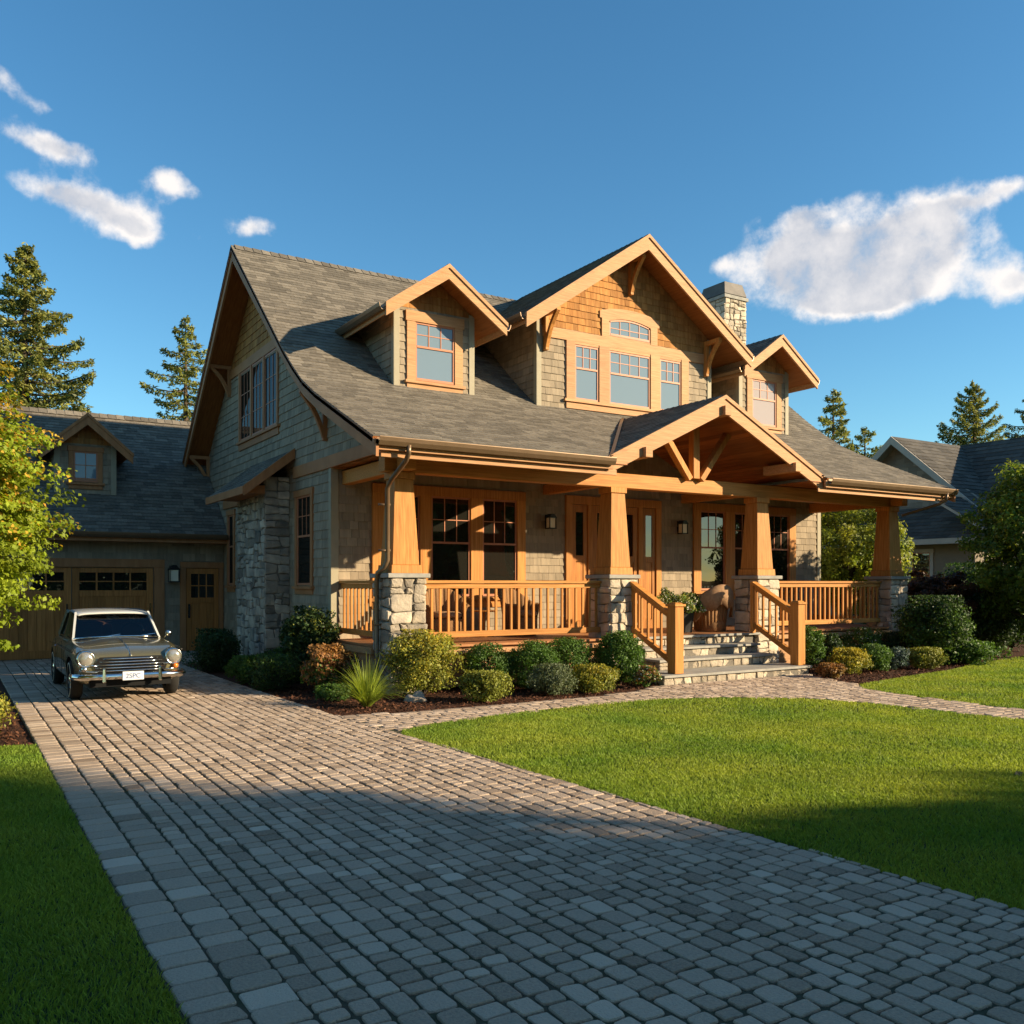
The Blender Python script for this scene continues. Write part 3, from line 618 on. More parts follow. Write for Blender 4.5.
def wall_pieces():
    # gable wall, left
    f = left(XL); g = MB(); g2 = MB()
    roof_poly = lambda off: [(y, zroof(y)-off) for y, _ in PROF]
    under = .20
    main = [(YW+.0, 0), (27.3, 0), (27.3, zroof(27.3)-under)]+[(22.2, 10.15-under), (18.2, 6.76-under), (17.6, 6.30-under), (YW, zroof(YW)-under)]
    bodyL = MB(); bodyL.prism(f, main, -.16, -.002)
    bodyL.prism(f, [(14.35, 4.5), (YW-.002, 4.5), (YW-.002, zroof(YW)-under), (17.0, 5.89-under), (16.3, 5.53-under), (14.35, zroof(14.35)-under)], -.16, -.004)
    # window holes are filled by panes standing on the wall
    band = 7.45
    lo = [[(YW, 0), (27.3, 0), (27.3, zroof(27.3)-under), (YW, zroof(YW)-under)]]
    y_at = lambda z: 27.3-(z-(zroof(27.3)-under))/.866
    P1 = [(YW, 0), (27.3, 0), (27.3, zroof(27.3)-under), (y_at(band), band), (18.95, band), (18.2, 6.76-under), (17.6, 6.30-under), (YW, zroof(YW)-under)]
    # concave at 17.6: split
    A = [(YW, 0), (27.3, 0), (27.3, zroof(27.3)-under), (25.6, zroof(25.6)-under), (YW, zroof(25.6)-under)]
    zA = zroof(27.3)-under
    pieces = [[(YW, 0), (27.3, 0), (27.3, zA), (YW, zA)], [(YW, zA), (27.3, zA), (y_at(band), band), (18.2, band)], ]
    def hull(zlo, zhi):   # slices under the curved roof
        out = []; n = max(1, int((zhi-zlo)/.17)); 
        for i in range(n):
            a, b = zlo+(zhi-zlo)*i/n, zlo+(zhi-zlo)*(i+1)/n
            ya = float(np.interp(a+under, [p[1] for p in PROF], [p[0] for p in PROF])); yb = float(np.interp(b+under, [p[1] for p in PROF], [p[0] for p in PROF]))
            ra = y_at(a) if a > zA else 27.3; rb = y_at(b) if b > zA else 27.3
            out.append([(max(ya, 0), a), (ra, a), (rb, b), (yb, b)])
        return out
    sk = [(20.6, 23.8, 5.6, 7.3), (18.25, 19.3, 1.8, 3.9), (24.34, 24.96, 1.8, 3.85), (19.9, 21.9, 0, 4.2)]
    z1 = 4.42
    shingles(bodyL, f, [[(YW, 0), (27.3, 0), (27.3, z1), (YW, z1)]], skip=sk, m=1, expo=.19)
    shingles(bodyL, f, hull(4.5, zroof(YW)-under)[0:]+hull(zroof(YW)-under, band), skip=sk, m=1, expo=.19)
    bodyL.build('gable_wall', ['siding', 'siding'], house, recalc=False)
    shingles(g2, f, hull(band+.2, 9.9), m=0, expo=.19); g2.build('gable_shingles', 'cedar', house, recalc=False)
    t = MB(); t.box(f, 19.5, 25.0, 0, .05, band-.02, band+.22)
    t.box(f, 14.2, 19.45, 0, .055, 4.25, 4.5); t.split('gable_trim', 'rake', house, bevel=.004)
    # small brown shingle patch near the front end of the gable
    # front wall
    f = front(YW); b = MB(); b.box(f, XL, XR, -.16, -.004, 0, 5.72)
    shingles(b, f, [[(XL+.12, .83), (XR-.1, .83), (XR-.1, 5.6), (XL+.12, 5.6)]], skip=[(7.4, 11, 1.5, 4), (12.3, 15.05, .8, 4), (16.3, 20.0, 1.7, 4)], m=0, expo=.17, wr=(.17, .27))
    b.build('front_wall', 'siding', house, recalc=False)
    b = MB(); b.box(Fr((XR, 0, 0), (0, 1, 0), (1, 0, 0)), YW, 27.3, -.16, 0, 0, 5.2)
    b.prism(Fr((XR, 0, 0), (0, 1, 0), (1, 0, 0)), [(YW, 5.2), (27.3, 5.2)]+[(27.3, zroof(27.3)-under), (22.2, 9.95), (18.2, 6.56), (YW, zroof(YW)-under)], -.16, 0)
    shingles(b, Fr((XR, 0, 0), (0, 1, 0), (1, 0, 0)), [[(YW, 0), (27.3, 0), (27.3, zA), (YW, zA)], [(18, zA), (27.3, zA), (22.2, 9.9)]], expo=.19, m=0)
    b.build('side_wall', 'siding', house, recalc=False)
    b = MB(); b.box(front(27.3), XL, XR, -.0, .16, 0, 5.4); b.build('back_wall', 'siding', house)
    # corner boards
    c = MB(); c.box(front(YW), XL-.03, XL+.13, -.01, .035, 0, 4.3); c.box(left(XL), YW-.034, YW+.10, 0, .032, 0, 4.25); c.split('corner_board', 'corner', house, bevel=.004)
    c = MB(); c.box(front(YW), XR-.12, XR+.03, -.01, .035, .83, 4.3); c.split('corner_board', 'corner', house, bevel=.004)
wall_pieces()

def slope_part(mb, pts3, thick=.1, m=0, ms=1):
    """slab under a planar roof polygon"""
    n = len(pts3); P = [Vector(p) for p in pts3]; nn = (P[1]-P[0]).cross(P[2]-P[0]).normalized()
    if nn.z < 0: nn = -nn
    top = [p-nn*.004 for p in P]; bot = [p-nn*thick for p in P]
    mb.add(top, [list(range(n))], m); mb.add(bot, [list(range(n))], ms, .5); mb.add(top+bot, [(i, (i+1) % n, n+(i+1) % n, n+i) for i in range(n)], ms, .5)
def roof_plane(mb, o, u, v, polys, expo=.145, wr=(.2, .38), thick=.014, m=0, ms=1, slab=.1):
    """o origin, u along eave, v up the slope; polys in (a, distance up slope)"""
    u = Vector(u).normalized(); v = Vector(v).normalized(); n = u.cross(v).normalized()
    if n.z < 0: n = -n
    fr = Fr(o, u, n, v)
    shingles(mb, fr, polys, expo, wr, thick, m, 0, .010, .003)
    for P in polys: slope_part(mb, [fr.p(a, 0, c) for a, c in P], slab, m, ms)

def main_roof():
    mb = MB()
    for (y0, z0), (y1, z1) in zip(PROF, PROF[1:]):
        L = math.hypot(y1-y0, z1-z0); v = (0, y1-y0, z1-z0); n0, n1 = notch(y0), notch(y1)
        if n0 > 0:
            polys = [[(RL-.08, 0), (PX-n0, 0), (PX-n1, L), (RL-.08, L)], [(PX+n0, 0), (RR+.08, 0), (RR+.08, L), (PX+n1, L)]]
        else: polys = [[(RL-.08, 0), (RR+.08, 0), (RR+.08, L), (RL-.08, L)]]
        roof_plane(mb, (0, y0, z0), (1, 0, 0), v, polys)
    yb = 27.8; zb = zroof(yb); L = math.hypot(yb-22.2, 10.15-zb)
    roof_plane(mb, (0, yb, zb), (1, 0, 0), (0, 22.2-yb, 10.15-zb), [[(RL-.08, 0), (RR+.08, 0), (RR+.08, L), (RL-.08, L)]], expo=.3, wr=(.5, .9))
    x = RL
    while x < RR-.01:
        w = min(.22, RR-x); t = rng.random()
        mb.add([(x, 22.02, 10.035), (x, 22.2, 10.195), (x, 22.38, 10.035), (x+w*1.1, 22.02, 10.02), (x+w*1.1, 22.2, 10.178), (x+w*1.1, 22.38, 10.02)], [(0, 1, 4, 3), (1, 2, 5, 4), (0, 1, 2)], 0, t); x += w
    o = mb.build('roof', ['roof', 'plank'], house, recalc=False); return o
roof = main_roof()
def rake(xa, xb, name='rake_board'):
    mb = MB(); f = left(0); d = .30
    top = [(13.5, 4.30)]+PROF[1:]; k = lambda p, dz: (p[0], p[1]-dz)
    for i in range(len(top)-1):
        a, b = top[i], top[i+1]
        mb.prism(f, [k(a, d), k(b, d+(.06 if i == 4 else 0)), k(b, .02), k(a, .02)], -xb, -xa, 0, .5)
        mb.prism(f, [k(a, .10), k(b, .10), k(b, .03), k(a, .03)], -xb-.004 if xa > 10 else -xb, -xa+(.03 if xa < 10 else 0), 0, .4) if xa < 10 else mb.prism(f, [k(a, .10), k(b, .10), k(b, .03), k(a, .03)], -xb-.03, -xa, 0, .4)
    a, b = (27.8, zroof(27.8)), (22.2, 10.15)
    mb.prism(f, [k(a, d+.02), k(b, d+.06), k(b, .02), k(a, .02)], -xb, -xa, 0, .5)
    mb.prism(f, [k(a, .10), k(b, .10), k(b, .03), k(a, .03)], -xb-(0 if xa < 10 else .03), -xa+(.03 if xa < 10 else 0), 0, .4)
    mb.build(name, 'rake', house)
rake(RL-.05, RL+.0); rake(RR, RR+.05)
def bracket(parent, p_wall, out, rise=.75, reach=.62, m='wood', th=.1, name='bracket'):
    """knee brace: leg on wall, arm out, diagonal; p_wall = top at wall"""
    p = Vector(p_wall); o = Vector(out).normalized(); mb = MB(); side = o.cross(Z)
    mb.beam(p+o*.05, p+o*.05-Z*(rise+.08), th, .09, 0, side); mb.beam(p+o*.0-Z*.02, p+o*reach-Z*.02, th, .10, 0)
    pts = []
    for i in range(6):
        s = i/5; q = p+o*(.07+(reach-.12)*s)-Z*(rise*(1-s)+.06*s) + (o*(-.05)+Z*(.05))*(math.sin(s*math.pi))*.9; pts.append(q)
    for a, b in zip(pts, pts[1:]): mb.beam(a-(b-a).normalized()*.006, b+(b-a).normalized()*.006, th*.85, .085, 0, side.cross((b-a).normalized()) if False else o)
    mb.build(name, m, parent, bevel=.004)
bracket(house, (XL, 24.75, 7.78), (-1, 0, 0), .72, .58, 'rake'); bracket(house, (XL, 27.1, 5.62), (-1, 0, 0), .72, .58, 'rake')
bracket(house, (XL, 17.45, 5.80), (-1, 0, 0), .9, .58, 'rake')
# soffit under the left overhang is the roof slab; gable windows
wp = MB(); f = left(XL)
wg = MB(); wg.box(f, 20.52, 23.88, .0, .045, 5.40, 5.56); wg.box(f, 20.45, 23.95, 0, .09, 5.56, 5.62)
for a in (20.55, 21.62, 22.69, 23.76-.0): wg.box(f, a, a+.12, 0, .05, 5.62, 7.43)
wgo = wg.build('gable_window', 'rake', house, bevel=.004)
for a in (20.67, 21.74, 22.81): window(wgo, f, a+.005, a+.94, 5.64, 7.42, 'glassU' if False else 'glassL', (3, 3), .99, sill=False, tops=False, trim=.0001)
window(house, f, 18.35, 19.22, 1.9, 3.82, 'glassL', (3, 2), .45, pmat='rake')
window(house, f, 24.42, 24.9, 1.9, 3.78, 'glassL', (1, 1), .45, pmat='rake')
# stone bump-out with its lean-to roof
mb = MB(); stone_block(mb, 5.93, XL-.004, 19.8, 22.0, 0, 4.32, .26, 'flb'); mb.build('stone_buttress', ['stone', 'mortar'], house, recalc=False)
mb = MB(); L = math.hypot(1.12, .88)
roof_plane(mb, (5.38, 0, 4.03), (0, 1, 0), (1.12, 0, .88), [[(19.42, 0), (22.65, 0), (22.65, L-.02), (19.42, L-.02)]]); mb.build('lean_to_roof', ['roof', 'plank'], house, recalc=False)
mb = MB(); fy = front(19.42)
mb.prism(fy, [(5.36, 3.82), (6.48, 4.70), (6.48, 4.93), (5.36, 4.05)], 0, .05); mb.box(ID, 5.33, 5.38, 19.38, 22.66, 3.86, 4.03); mb.box(ID, 5.55, 5.92, 19.75, 22.1, 3.92, 4.1); mb.box(left(XL), 22.0, 25.4, 0, .06, 3.98, 4.2); mb.split('lean_to_fascia', 'rake', house, bevel=.004)

def gutter(parent, p0, p1, out, name='gutter', r=.068):
    p0, p1, o = Vector(p0), Vector(p1), Vector(out).normalized(); mb = MB(); prof = [(0, .0), (0, -.10), (.03, -.125), (.08, -.125), (.12, -.06), (.135, .0), (.135, .012), (.122, .012), (.11, -.05), (.075, -.112), (.035, -.112), (.012, -.09), (.012, 0)]
    n = len(prof); vs = [p+o*a+Z*b for p in (p0, p1) for a, b in prof]; mb.add(vs, [(i, (i+1) % n, n+(i+1) % n, n+i) for i in range(n)]+[tuple(range(n)), tuple(range(n, 2*n))])
    return mb.build(name, 'metal', parent)
gutter(house, (RL-.02, 13.54, 4.31), (PX-3.08, 13.54, 4.31), (0, -1, 0)); gutter(house, (PX+3.12, 13.54, 4.31), (RR+.04, 13.54, 4.31), (0, -1, 0))
mb = MB(); mb.box(ID, RL, PX-3.05, 13.55, 13.60, 4.12, 4.28); mb.box(ID, PX+3.05, RR, 13.55, 13.60, 4.12, 4.28)
mb.box(ID, RL+.1, PX-2.9, 13.64, 13.68, 4.02, 4.12); mb.box(ID, PX+2.9, RR-.1, 13.64, 13.68, 4.02, 4.12); mb.split('eave_fascia', 'woodh', house, bevel=.003)
mb = MB(); mb.tube([(6.42, 13.47, 4.22), (6.42, 13.48, 4.08), (6.44, 13.62, 3.98), (6.49, 14.3, 3.74), (6.5, 14.5, 3.6), (6.51, 14.52, 2.35), (6.47, 14.56, 2.22), (6.40, 14.70, 2.13), (6.40, 14.74, 2.0), (6.40, 14.74, .12), (6.34, 14.6, .04)], .042, 10)
for z in (3.3, 2.5, 1.2): mb.box(ID, 6.35, 6.56, 14.70-(.2 if z > 2.2 else 0), 14.76-(.2 if z > 2.2 else 0), z, z+.035)
mb.build('downspout', 'metal', house, smooth=True)
mb = MB(); mb.tube([(21.35, 13.47, 4.22), (21.35, 13.48, 4.05), (21.30, 13.65, 3.95), (21.08, 14.42, 3.74), (21.0, 14.5, 3.7)], .038, 10); mb.build('downspout', 'metal', house, smooth=True)

# ---- dormers
def gable_front(parent, fr, cx, hw, za, slope, d=.26, b=.05, name='bargeboard', mt='woodh'):
    """two raking boards meeting at apex"""
    for s in (-1, 1):
        mb = MB(); P = lambda x, z: (cx+s*x, z)
        zf = za-slope*hw
        mb.prism(fr, [P(0, za), P(hw, zf), P(hw, zf-d), P(0, za-d*1.16)], 0, b, 0, .5+.1*s)
        mb.prism(fr, [P(0, za+.02), P(hw+.015, zf+.02), P(hw+.015, zf-.065), P(0, za-.065)], -.01, b+.03, 0, .3)
        mb.build(name, mt, parent)
def dormer(name, cx, hw, wallhw, za, slope, Yw, Yo, Yback, win, label=None, gut=True, parent=None, zr=None, mt='woodh', base=None, scale=1):
    parent = parent or house; zr = zr or zroof
    f = front(Yw); w = MB(); zt = za-slope*wallhw-.10
    zb = zr(Yw)-.05
    w.prism(f, [(cx-wallhw, zb), (cx+wallhw, zb), (cx+wallhw, zt), (cx, za-.12), (cx-wallhw, zt)], -.12, -.004, 0)
    band = win['band']
    sk = win['skip']; ww = wallhw-.1
    sl = lambda z: min(wallhw, max(0.01, (za-.13-z)/slope))
    low = [[(cx-ww, zb), (cx+ww, zb), (cx+ww, min(band, zt)), (cx-ww, min(band, zt))]]
    if band > zt: low.append([(cx-ww, zt), (cx+ww, zt), (cx+min(ww, sl(band)), band), (cx-min(ww, sl(band)), band)])
    shingles(w, f, low, expo=.165*scale, wr=(.13, .25), m=0, skip=sk)
    up = [(cx-sl(band+.0), band), (cx+sl(band), band), (cx+.01, za-.14), (cx-.01, za-.14)]
    if band < zt: up = [(cx-wallhw, band), (cx+wallhw, band), (cx+wallhw, zt), (cx, za-.13), (cx-wallhw, zt)]
    shingles(w, f, [up], expo=.165*scale, wr=(.12, .22), m=1, skip=sk)
    # cheeks
    for s in (-1, 1):
        yb = Yw
        while zr(yb) < zt+.1 and yb < Yback: yb += .05
        X = cx+s*wallhw; fr = Fr((X, 0, 0), (0, 1, 0), (s, 0, 0))
        w.prism(fr, [(Yw, zb), (yb, zt), (yb, zt+.05), (Yw, zt+.05)], -.1, -.003, 0)
        w.prism(fr, [(Yw, zb-.0), (yb, zt), (Yw, zt)], -.09, -.004, 0)
        shingles(w, fr, [[(Yw, zb), (yb, zt), (Yw, zt)]], expo=.165*scale, wr=(.15, .3), m=0)
    root = w.build(name, ['siding', 'cedar', 'corner'], parent, recalc=False)
    c = MB()
    for s in (-1, 1):
        X = cx+s*(wallhw-.045); c.box(f, X-.06, X+.06, -.01, .035, zb+.02, zt+.02)
        c.box(Fr((cx+s*wallhw, 0, 0), (0, 1, 0), (s, 0, 0)), Yw-.034, Yw+.09, -.01, .03, zb+.03, zt)
    c.split('corner_board', 'corner', root, bevel=.003)
    # roof
    r = MB(); L = math.hypot(hw, hw*slope)
    for s in (-1, 1):
        zf = za-slope*hw
        roof_plane(r, (cx+s*hw, 0, zf), (0, 1, 0), (-s*hw, 0, hw*slope), [[(Yo, 0), (Yback, 0), (Yback, L), (Yo, L)]], slab=.09)
    y = Yo
    while y < Yback-.2:
        r.add([(cx-.14, y, za-.14*slope+.02), (cx, y, za+.035), (cx+.14, y, za-.14*slope+.02), (cx-.14, y+.2, za-.14*slope+.01), (cx, y+.2, za+.022), (cx+.14, y+.2, za-.14*slope+.01)], [(0, 1, 4, 3), (1, 2, 5, 4)], 0, rng.random()); y += .19
    r.build('dormer_roof', ['roof', 'plank'], root, recalc=False)
    gable_front(root, front(Yo), cx, hw, za-.0, slope, mt=mt, d=.25 if hw < 2 else .30)
    if gut:
        for s in (-1, 1):
            zf = za-slope*hw; yb = Yo
            while zr(yb) < zf and yb < Yback: yb += .05
            gutter(root, (cx+s*hw, Yo+.0, zf-.0), (cx+s*hw, yb, zf-.0), (s, 0, 0))
            m_ = MB(); m_.box(ID, cx+s*(hw-.02)-.015, cx+s*(hw-.02)+.015, Yo+.02, yb+.1, zf-.2, zf-.02); m_.build('eave_board', mt, root)
    return root
sk = [(8.1, 9.6, 6.1, 7.6)]
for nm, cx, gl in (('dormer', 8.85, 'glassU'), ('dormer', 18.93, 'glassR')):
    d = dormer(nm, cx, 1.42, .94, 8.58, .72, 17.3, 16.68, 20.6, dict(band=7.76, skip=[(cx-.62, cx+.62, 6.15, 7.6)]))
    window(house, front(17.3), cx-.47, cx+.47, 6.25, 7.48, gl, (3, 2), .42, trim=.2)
cd = dormer('dormer', 14.12, 3.46, 2.7, 10.22, .694, YW+.0, 16.5, 22.35, dict(band=7.88, skip=[(12.3, 15.98, 6.1, 7.85), (13.3, 14.9, 6.3, 8.5)]))
f = front(YW); t = MB(); z0, z1 = 6.27, 7.56
t.box(f, 11.55, 16.69, 0, .045, 7.62, 7.86)
for a, b in ((12.22, 12.46), (13.18, 13.48), (14.78, 15.08), (15.80, 16.04)): t.box(f, a, b, 0, .055, z0-.02, 7.62)
for a, b in ((12.46, 13.18), (13.48, 14.78), (15.08, 15.80)): t.box(f, a, b, 0, .04, 7.56, 7.62)
t.box(f, 12.15, 16.1, 0, .1, 6.19, 6.25); t.box(f, 12.22, 16.04, 0, .05, 6.04, 6.19)
t.box(f, 13.26, 13.48, 0, .05, 7.86, 8.30); t.box(f, 14.78, 15.0, 0, .05, 7.86, 8.30); t.box(f, 13.48, 14.78, 0, .04, 7.86, 7.90)
N = 12
for i in range(N):
    g = lambda x: .06+.10*(1-((x-14.13)/.65)**2); x0 = 13.48+1.3*i/N; x1 = 13.48+1.3*(i+1)/N; h_ = lambda x: 8.50+.10*(1-((x-14.13)/.87)**2)
    t.prism(f, [(x0, 8.20+g(x0)), (x1, 8.20+g(x1)), (x1, h_(x1)), (x0, h_(x0))], 0, .05, 0, .5)
t.prism(f, [(13.2, 8.30), (13.48, 8.30), (13.48, h_(13.48)), (13.2, h_(13.2)-.02)], 0, .05, 0, .5); t.prism(f, [(14.78, 8.30), (15.06, 8.30), (15.06, h_(15.06)-.02), (14.78, h_(14.78))], 0, .05, 0, .5)
cw = t.build('window_trim', 'woodh', house)
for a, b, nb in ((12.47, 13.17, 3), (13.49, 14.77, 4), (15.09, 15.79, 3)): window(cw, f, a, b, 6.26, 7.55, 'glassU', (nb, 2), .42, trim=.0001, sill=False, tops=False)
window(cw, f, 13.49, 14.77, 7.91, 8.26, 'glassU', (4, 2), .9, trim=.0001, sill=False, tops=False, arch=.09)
for x, z in ((11.62, 8.15), (14.12, 9.83), (16.62, 8.15)): bracket(house, (x, YW-.03, z), (0, -1, 0), .78, .56, 'wood', .11)
# chimney
mb = MB(); cx0, cx1, cy0, cy1 = 20.2, 21.12, 20.0, 21.1
stone_block(mb, cx0, cx1, cy0, cy1, 7.6, 10.72, .20, 'fblr')
mb.box(ID, cx0-.05, cx1+.05, cy0-.05, cy1+.05, 10.72, 10.82, 2)
mb.taper((cx0+cx1)/2, (cy0+cy1)/2, 10.86, 11.25, cx1-cx0+.02, cx1-cx0-.16, 3, cy1-cy0+.02, cy1-cy0-.18); mb.box(ID, cx0+.06, cx1-.06, cy0+.06, cy1-.06, 10.82, 10.86, 1)
ch = mb.build('chimney', ['stonel', 'mortar', 'cap', 'lead'], roof, recalc=False)

# ---- portico
pr = MB(); hw = 3.06; L = math.hypot(hw, hw*PS)
YB = 17.15
for s in (-1, 1):
    polys = [[(PY0, 0), (13.60, 0), (16.9, L), (PY0, L)]]
    polys = [[(PY0, 0), (PY0+.05, 0), (17.3, L), (PY0, L)]]
    roof_plane(pr, (PX+s*hw, 0, PZ-hw*PS), (0, 1, 0), (-s*hw, 0, hw*PS), polys, slab=.10)
y = PY0
while y < 16.95:
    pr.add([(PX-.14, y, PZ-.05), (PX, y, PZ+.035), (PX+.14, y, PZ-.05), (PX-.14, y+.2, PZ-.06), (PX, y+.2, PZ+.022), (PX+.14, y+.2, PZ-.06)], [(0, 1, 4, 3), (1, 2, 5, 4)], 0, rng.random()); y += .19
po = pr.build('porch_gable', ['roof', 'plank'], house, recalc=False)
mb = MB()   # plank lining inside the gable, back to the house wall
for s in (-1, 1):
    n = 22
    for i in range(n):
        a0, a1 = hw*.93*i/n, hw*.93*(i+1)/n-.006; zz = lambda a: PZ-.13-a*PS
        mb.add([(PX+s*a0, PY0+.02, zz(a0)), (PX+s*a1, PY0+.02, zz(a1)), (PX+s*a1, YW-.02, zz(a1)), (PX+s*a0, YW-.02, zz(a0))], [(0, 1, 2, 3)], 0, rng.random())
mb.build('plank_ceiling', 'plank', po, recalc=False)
gable_front(po, front(PY0), PX, hw+.03, PZ, PS, d=.31)
mb = MB()
for x, z in ((PX, PZ-.42), (PX-2.15, PZ-.40-2.15*PS), (PX+2.15, PZ-.40-2.15*PS)): mb.box(ID, x-.09, x+.09, PY0-.14, 14.5, z, z+.2)
mb.split('purlin', 'woodh', po, bevel=.006)
mb = MB(); yt = 14.58
mb.box(ID, PX-.09, PX+.09, yt-.08, yt+.08, 4.22, 5.52)
for s in (-1, 1): mb.beam((PX+s*.16, yt, 4.2), (PX+s*1.0, yt, 5.27), .13, .17, 0, (0, 1, 0))
mb.build('truss_strut', 'wood', po, bevel=.006)
mb = MB(); fl = [((PX-hw, 13.6, zroof(13.6)+.03), (PX, 17.05, 5.93)), ((PX+hw, 13.6, zroof(13.6)+.03), (PX, 17.05, 5.93))]
for a, b in fl: mb.beam(Vector(a)+Vector((0, 0, .0)), Vector(b), .07, .012)
mb.split('valley_flashing', 'metal', po)

# ---- porch
mb = MB(); x = XL
y = 14.42
while y < YW-.02: mb.box(ID, XL, XR, y, min(y+.136, YW), .79, .83); y += .14
mb.build('porch_floor', 'rake', house)
mb = MB(); mb.box(ID, XL+.1, 11.2, 14.56, 14.60, .05, .79, 0); mb.box(ID, 16.4, 20.4, 14.56, 14.60, .05, .79, 0); mb.box(ID, XL+.04, XL+.08, 15.1, YW, .05, .79, 0)
mb.box(ID, 7.2, 11.35, 14.38, 14.56, .66, .75); mb.box(ID, 16.25, 20.45, 14.38, 14.56, .66, .75); mb.box(ID, XL-.05, XL+.04, 15.1, YW-.04, .66, .78)
mb.split('porch_skirt', 'woodh', house, bevel=.004)
mb = MB()
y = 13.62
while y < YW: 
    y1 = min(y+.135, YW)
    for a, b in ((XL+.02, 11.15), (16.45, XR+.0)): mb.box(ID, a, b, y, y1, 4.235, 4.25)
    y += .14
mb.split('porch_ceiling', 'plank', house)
mb = MB(); mb.box(ID, XL+.0, XR, 14.62, 14.88, 3.92, 4.22)
mb.build('porch_beam', 'woodx', house, bevel=.008)
for X in (XL+.22, XR-.44):
    mb = MB(); mb.box(ID, X, X+.22, 14.9, YW-.0, 3.93, 4.2); mb.prism(front(0), [(X, 3.93), (X+.22, 3.93), (X+.22, 4.2), (X, 4.2)], -14.60, -14.25); mb.build('porch_beam', 'woodx', house, bevel=.008)
for X in (11.68, 15.92):   # cross beams from the inner columns to the wall
    mb = MB(); mb.box(ID, X-.1, X+.1, 14.9, YW, 3.98, 4.2); mb.build('porch_beam', 'woodx', house, bevel=.008)
PIERS = [6.85, 11.68, 15.92, 20.75]
for i, X in enumerate(PIERS):
    mb = MB(); stone_block(mb, X-.35, X+.35, 14.4, 15.1, 0, 2.04, .27); pi = mb.build('stone_pier', ['stone' if i in (0, 3) else 'stonel', 'mortar'], house, recalc=False)
    mb = MB(); mb.box(ID, X-.41, X+.41, 14.34, 15.16, 2.04, 2.12); mb.build('cap_stone', 'cap', pi, bevel=.01)
    mb = MB(); Y = 14.75; mb.taper(X, Y, 2.12, 2.27, .60, .58); mb.taper(X, Y, 2.27, 3.80, .52, .36); mb.box(ID, X-.21, X+.21, Y-.21, Y+.21, 3.80, 3.92); mb.build('tapered_column', 'wood', house, bevel=.008)
def railing(p0, p1, n, base=0., hgt=1.12, rise=0):
    """p0,p1 = ends (x,y,z floor); balusters are children of the railing"""
    a, b = Vector(p0), Vector(p1); mb = MB(); up = Z
    mb.beam(a+Z*(hgt+.02), b+Z*(hgt+.02), .15, .055); mb.beam(a+Z*(hgt-.055), b+Z*(hgt-.055), .075, .09); mb.beam(a+Z*.17, b+Z*.17, .09, .11)
    r = mb.build('railing', 'woodx', house, bevel=.005); L = (b-a)
    proto = None
    for i in range(n):
        p = a+L*((i+.5)/n); m_ = MB(); d = L.normalized(); dh = Vector((d.x, d.y, 0)).normalized(); s_ = dh.cross(Z)
        tz = .18; bz = hgt-.09; h2 = .021
        vs = []
        for zz in (tz, bz):
            for i_, j_ in ((-1, -1), (1, -1), (1, 1), (-1, 1)):
                q = p+dh*i_*h2+s_*j_*h2; q.z = p.z+zz+ i_*h2*(L.z/max(.01, Vector((L.x, L.y, 0)).length)); vs.append(q)
        m_.add(vs, [(3, 2, 1, 0), (4, 5, 6, 7), (0, 1, 5, 4), (1, 2, 6, 5), (2, 3, 7, 6), (3, 0, 4, 7)], 0, rng.random()); m_.build('baluster', 'wood', r)
    return r
railing((7.22, 14.72, .83), (11.31, 14.72, .83), 24); railing((16.29, 14.72, .83), (20.38, 14.72, .83), 24)
railing((6.72, 15.12, .83), (6.72, 17.18, .83), 11); railing((20.85, 15.12, .83), (20.85, 17.18, .83), 11)
# steps
mb = MB(); SX0, SX1 = 11.45, 15.45
tread = [(.62, 14.02, 11.95, 15.2), (.42, 13.58, 11.95, 15.2), (.21, 12.82, 11.4, 15.45)]
for k, (z, y0, xa, xb) in enumerate(tread):
    mb.box(ID, xa+.04, xb-.04, y0+.04, 14.55, .0, z-.045, 1)
    stone_face(mb, Fr((xa, y0+.06, z-.21 if k < 2 else 0), (1, 0, 0), (0, -1, 0)), xb-xa, .165, .2, depth=.035, m=0, wide=1.4)
    for s_, X in ((-1, xa), (1, xb)): stone_face(mb, Fr((X-s_*.045, y0+.05, 0), (0, 1, 0), (s_, 0, 0)), 14.5-y0, z-.045, .2, depth=.03, m=0)
    mb.box(ID, xa-.03, xb+.03, y0-.02, (tread[k-1][1]+.1 if k else 14.5), z-.045, z, 2)
stone_face(mb, Fr((11.95, 14.46, .62), (1, 0, 0), (0, -1, 0)), 3.25, .165, .2, depth=.035, m=0, wide=1.4); mb.box(ID, 11.9, 15.6, 14.47, 14.6, .5, .785, 1)
mb.box(ID, 11.9, 15.65, 14.36, 14.42, .785, .832, 2)
mb.build('porch_steps', ['stonel', 'mortar', 'cap'], house, recalc=False)
for X in (11.85, 15.3):
    mb = MB(); mb.box(ID, X-.11, X+.11, 12.92, 13.14, .212, 1.5); mb.box(ID, X-.14, X+.14, 12.89, 13.17, 1.5, 1.545); mb.taper(X, 13.03, 1.545, 1.575, .22, .14); mb.build('newel_post', 'wood', house, bevel=.006)
    a, b = Vector((X, 13.15, .27)), Vector((X+(.05 if X < 13 else .12), 14.38, .86)); railing(a, b, 6, hgt=1.08)
    mb = MB(); mb.box(ID, X-.05+.08, X+.05+.08, 14.32, 14.40, .83, 1.98); mb.build('rail_post', 'wood', house, bevel=.005)

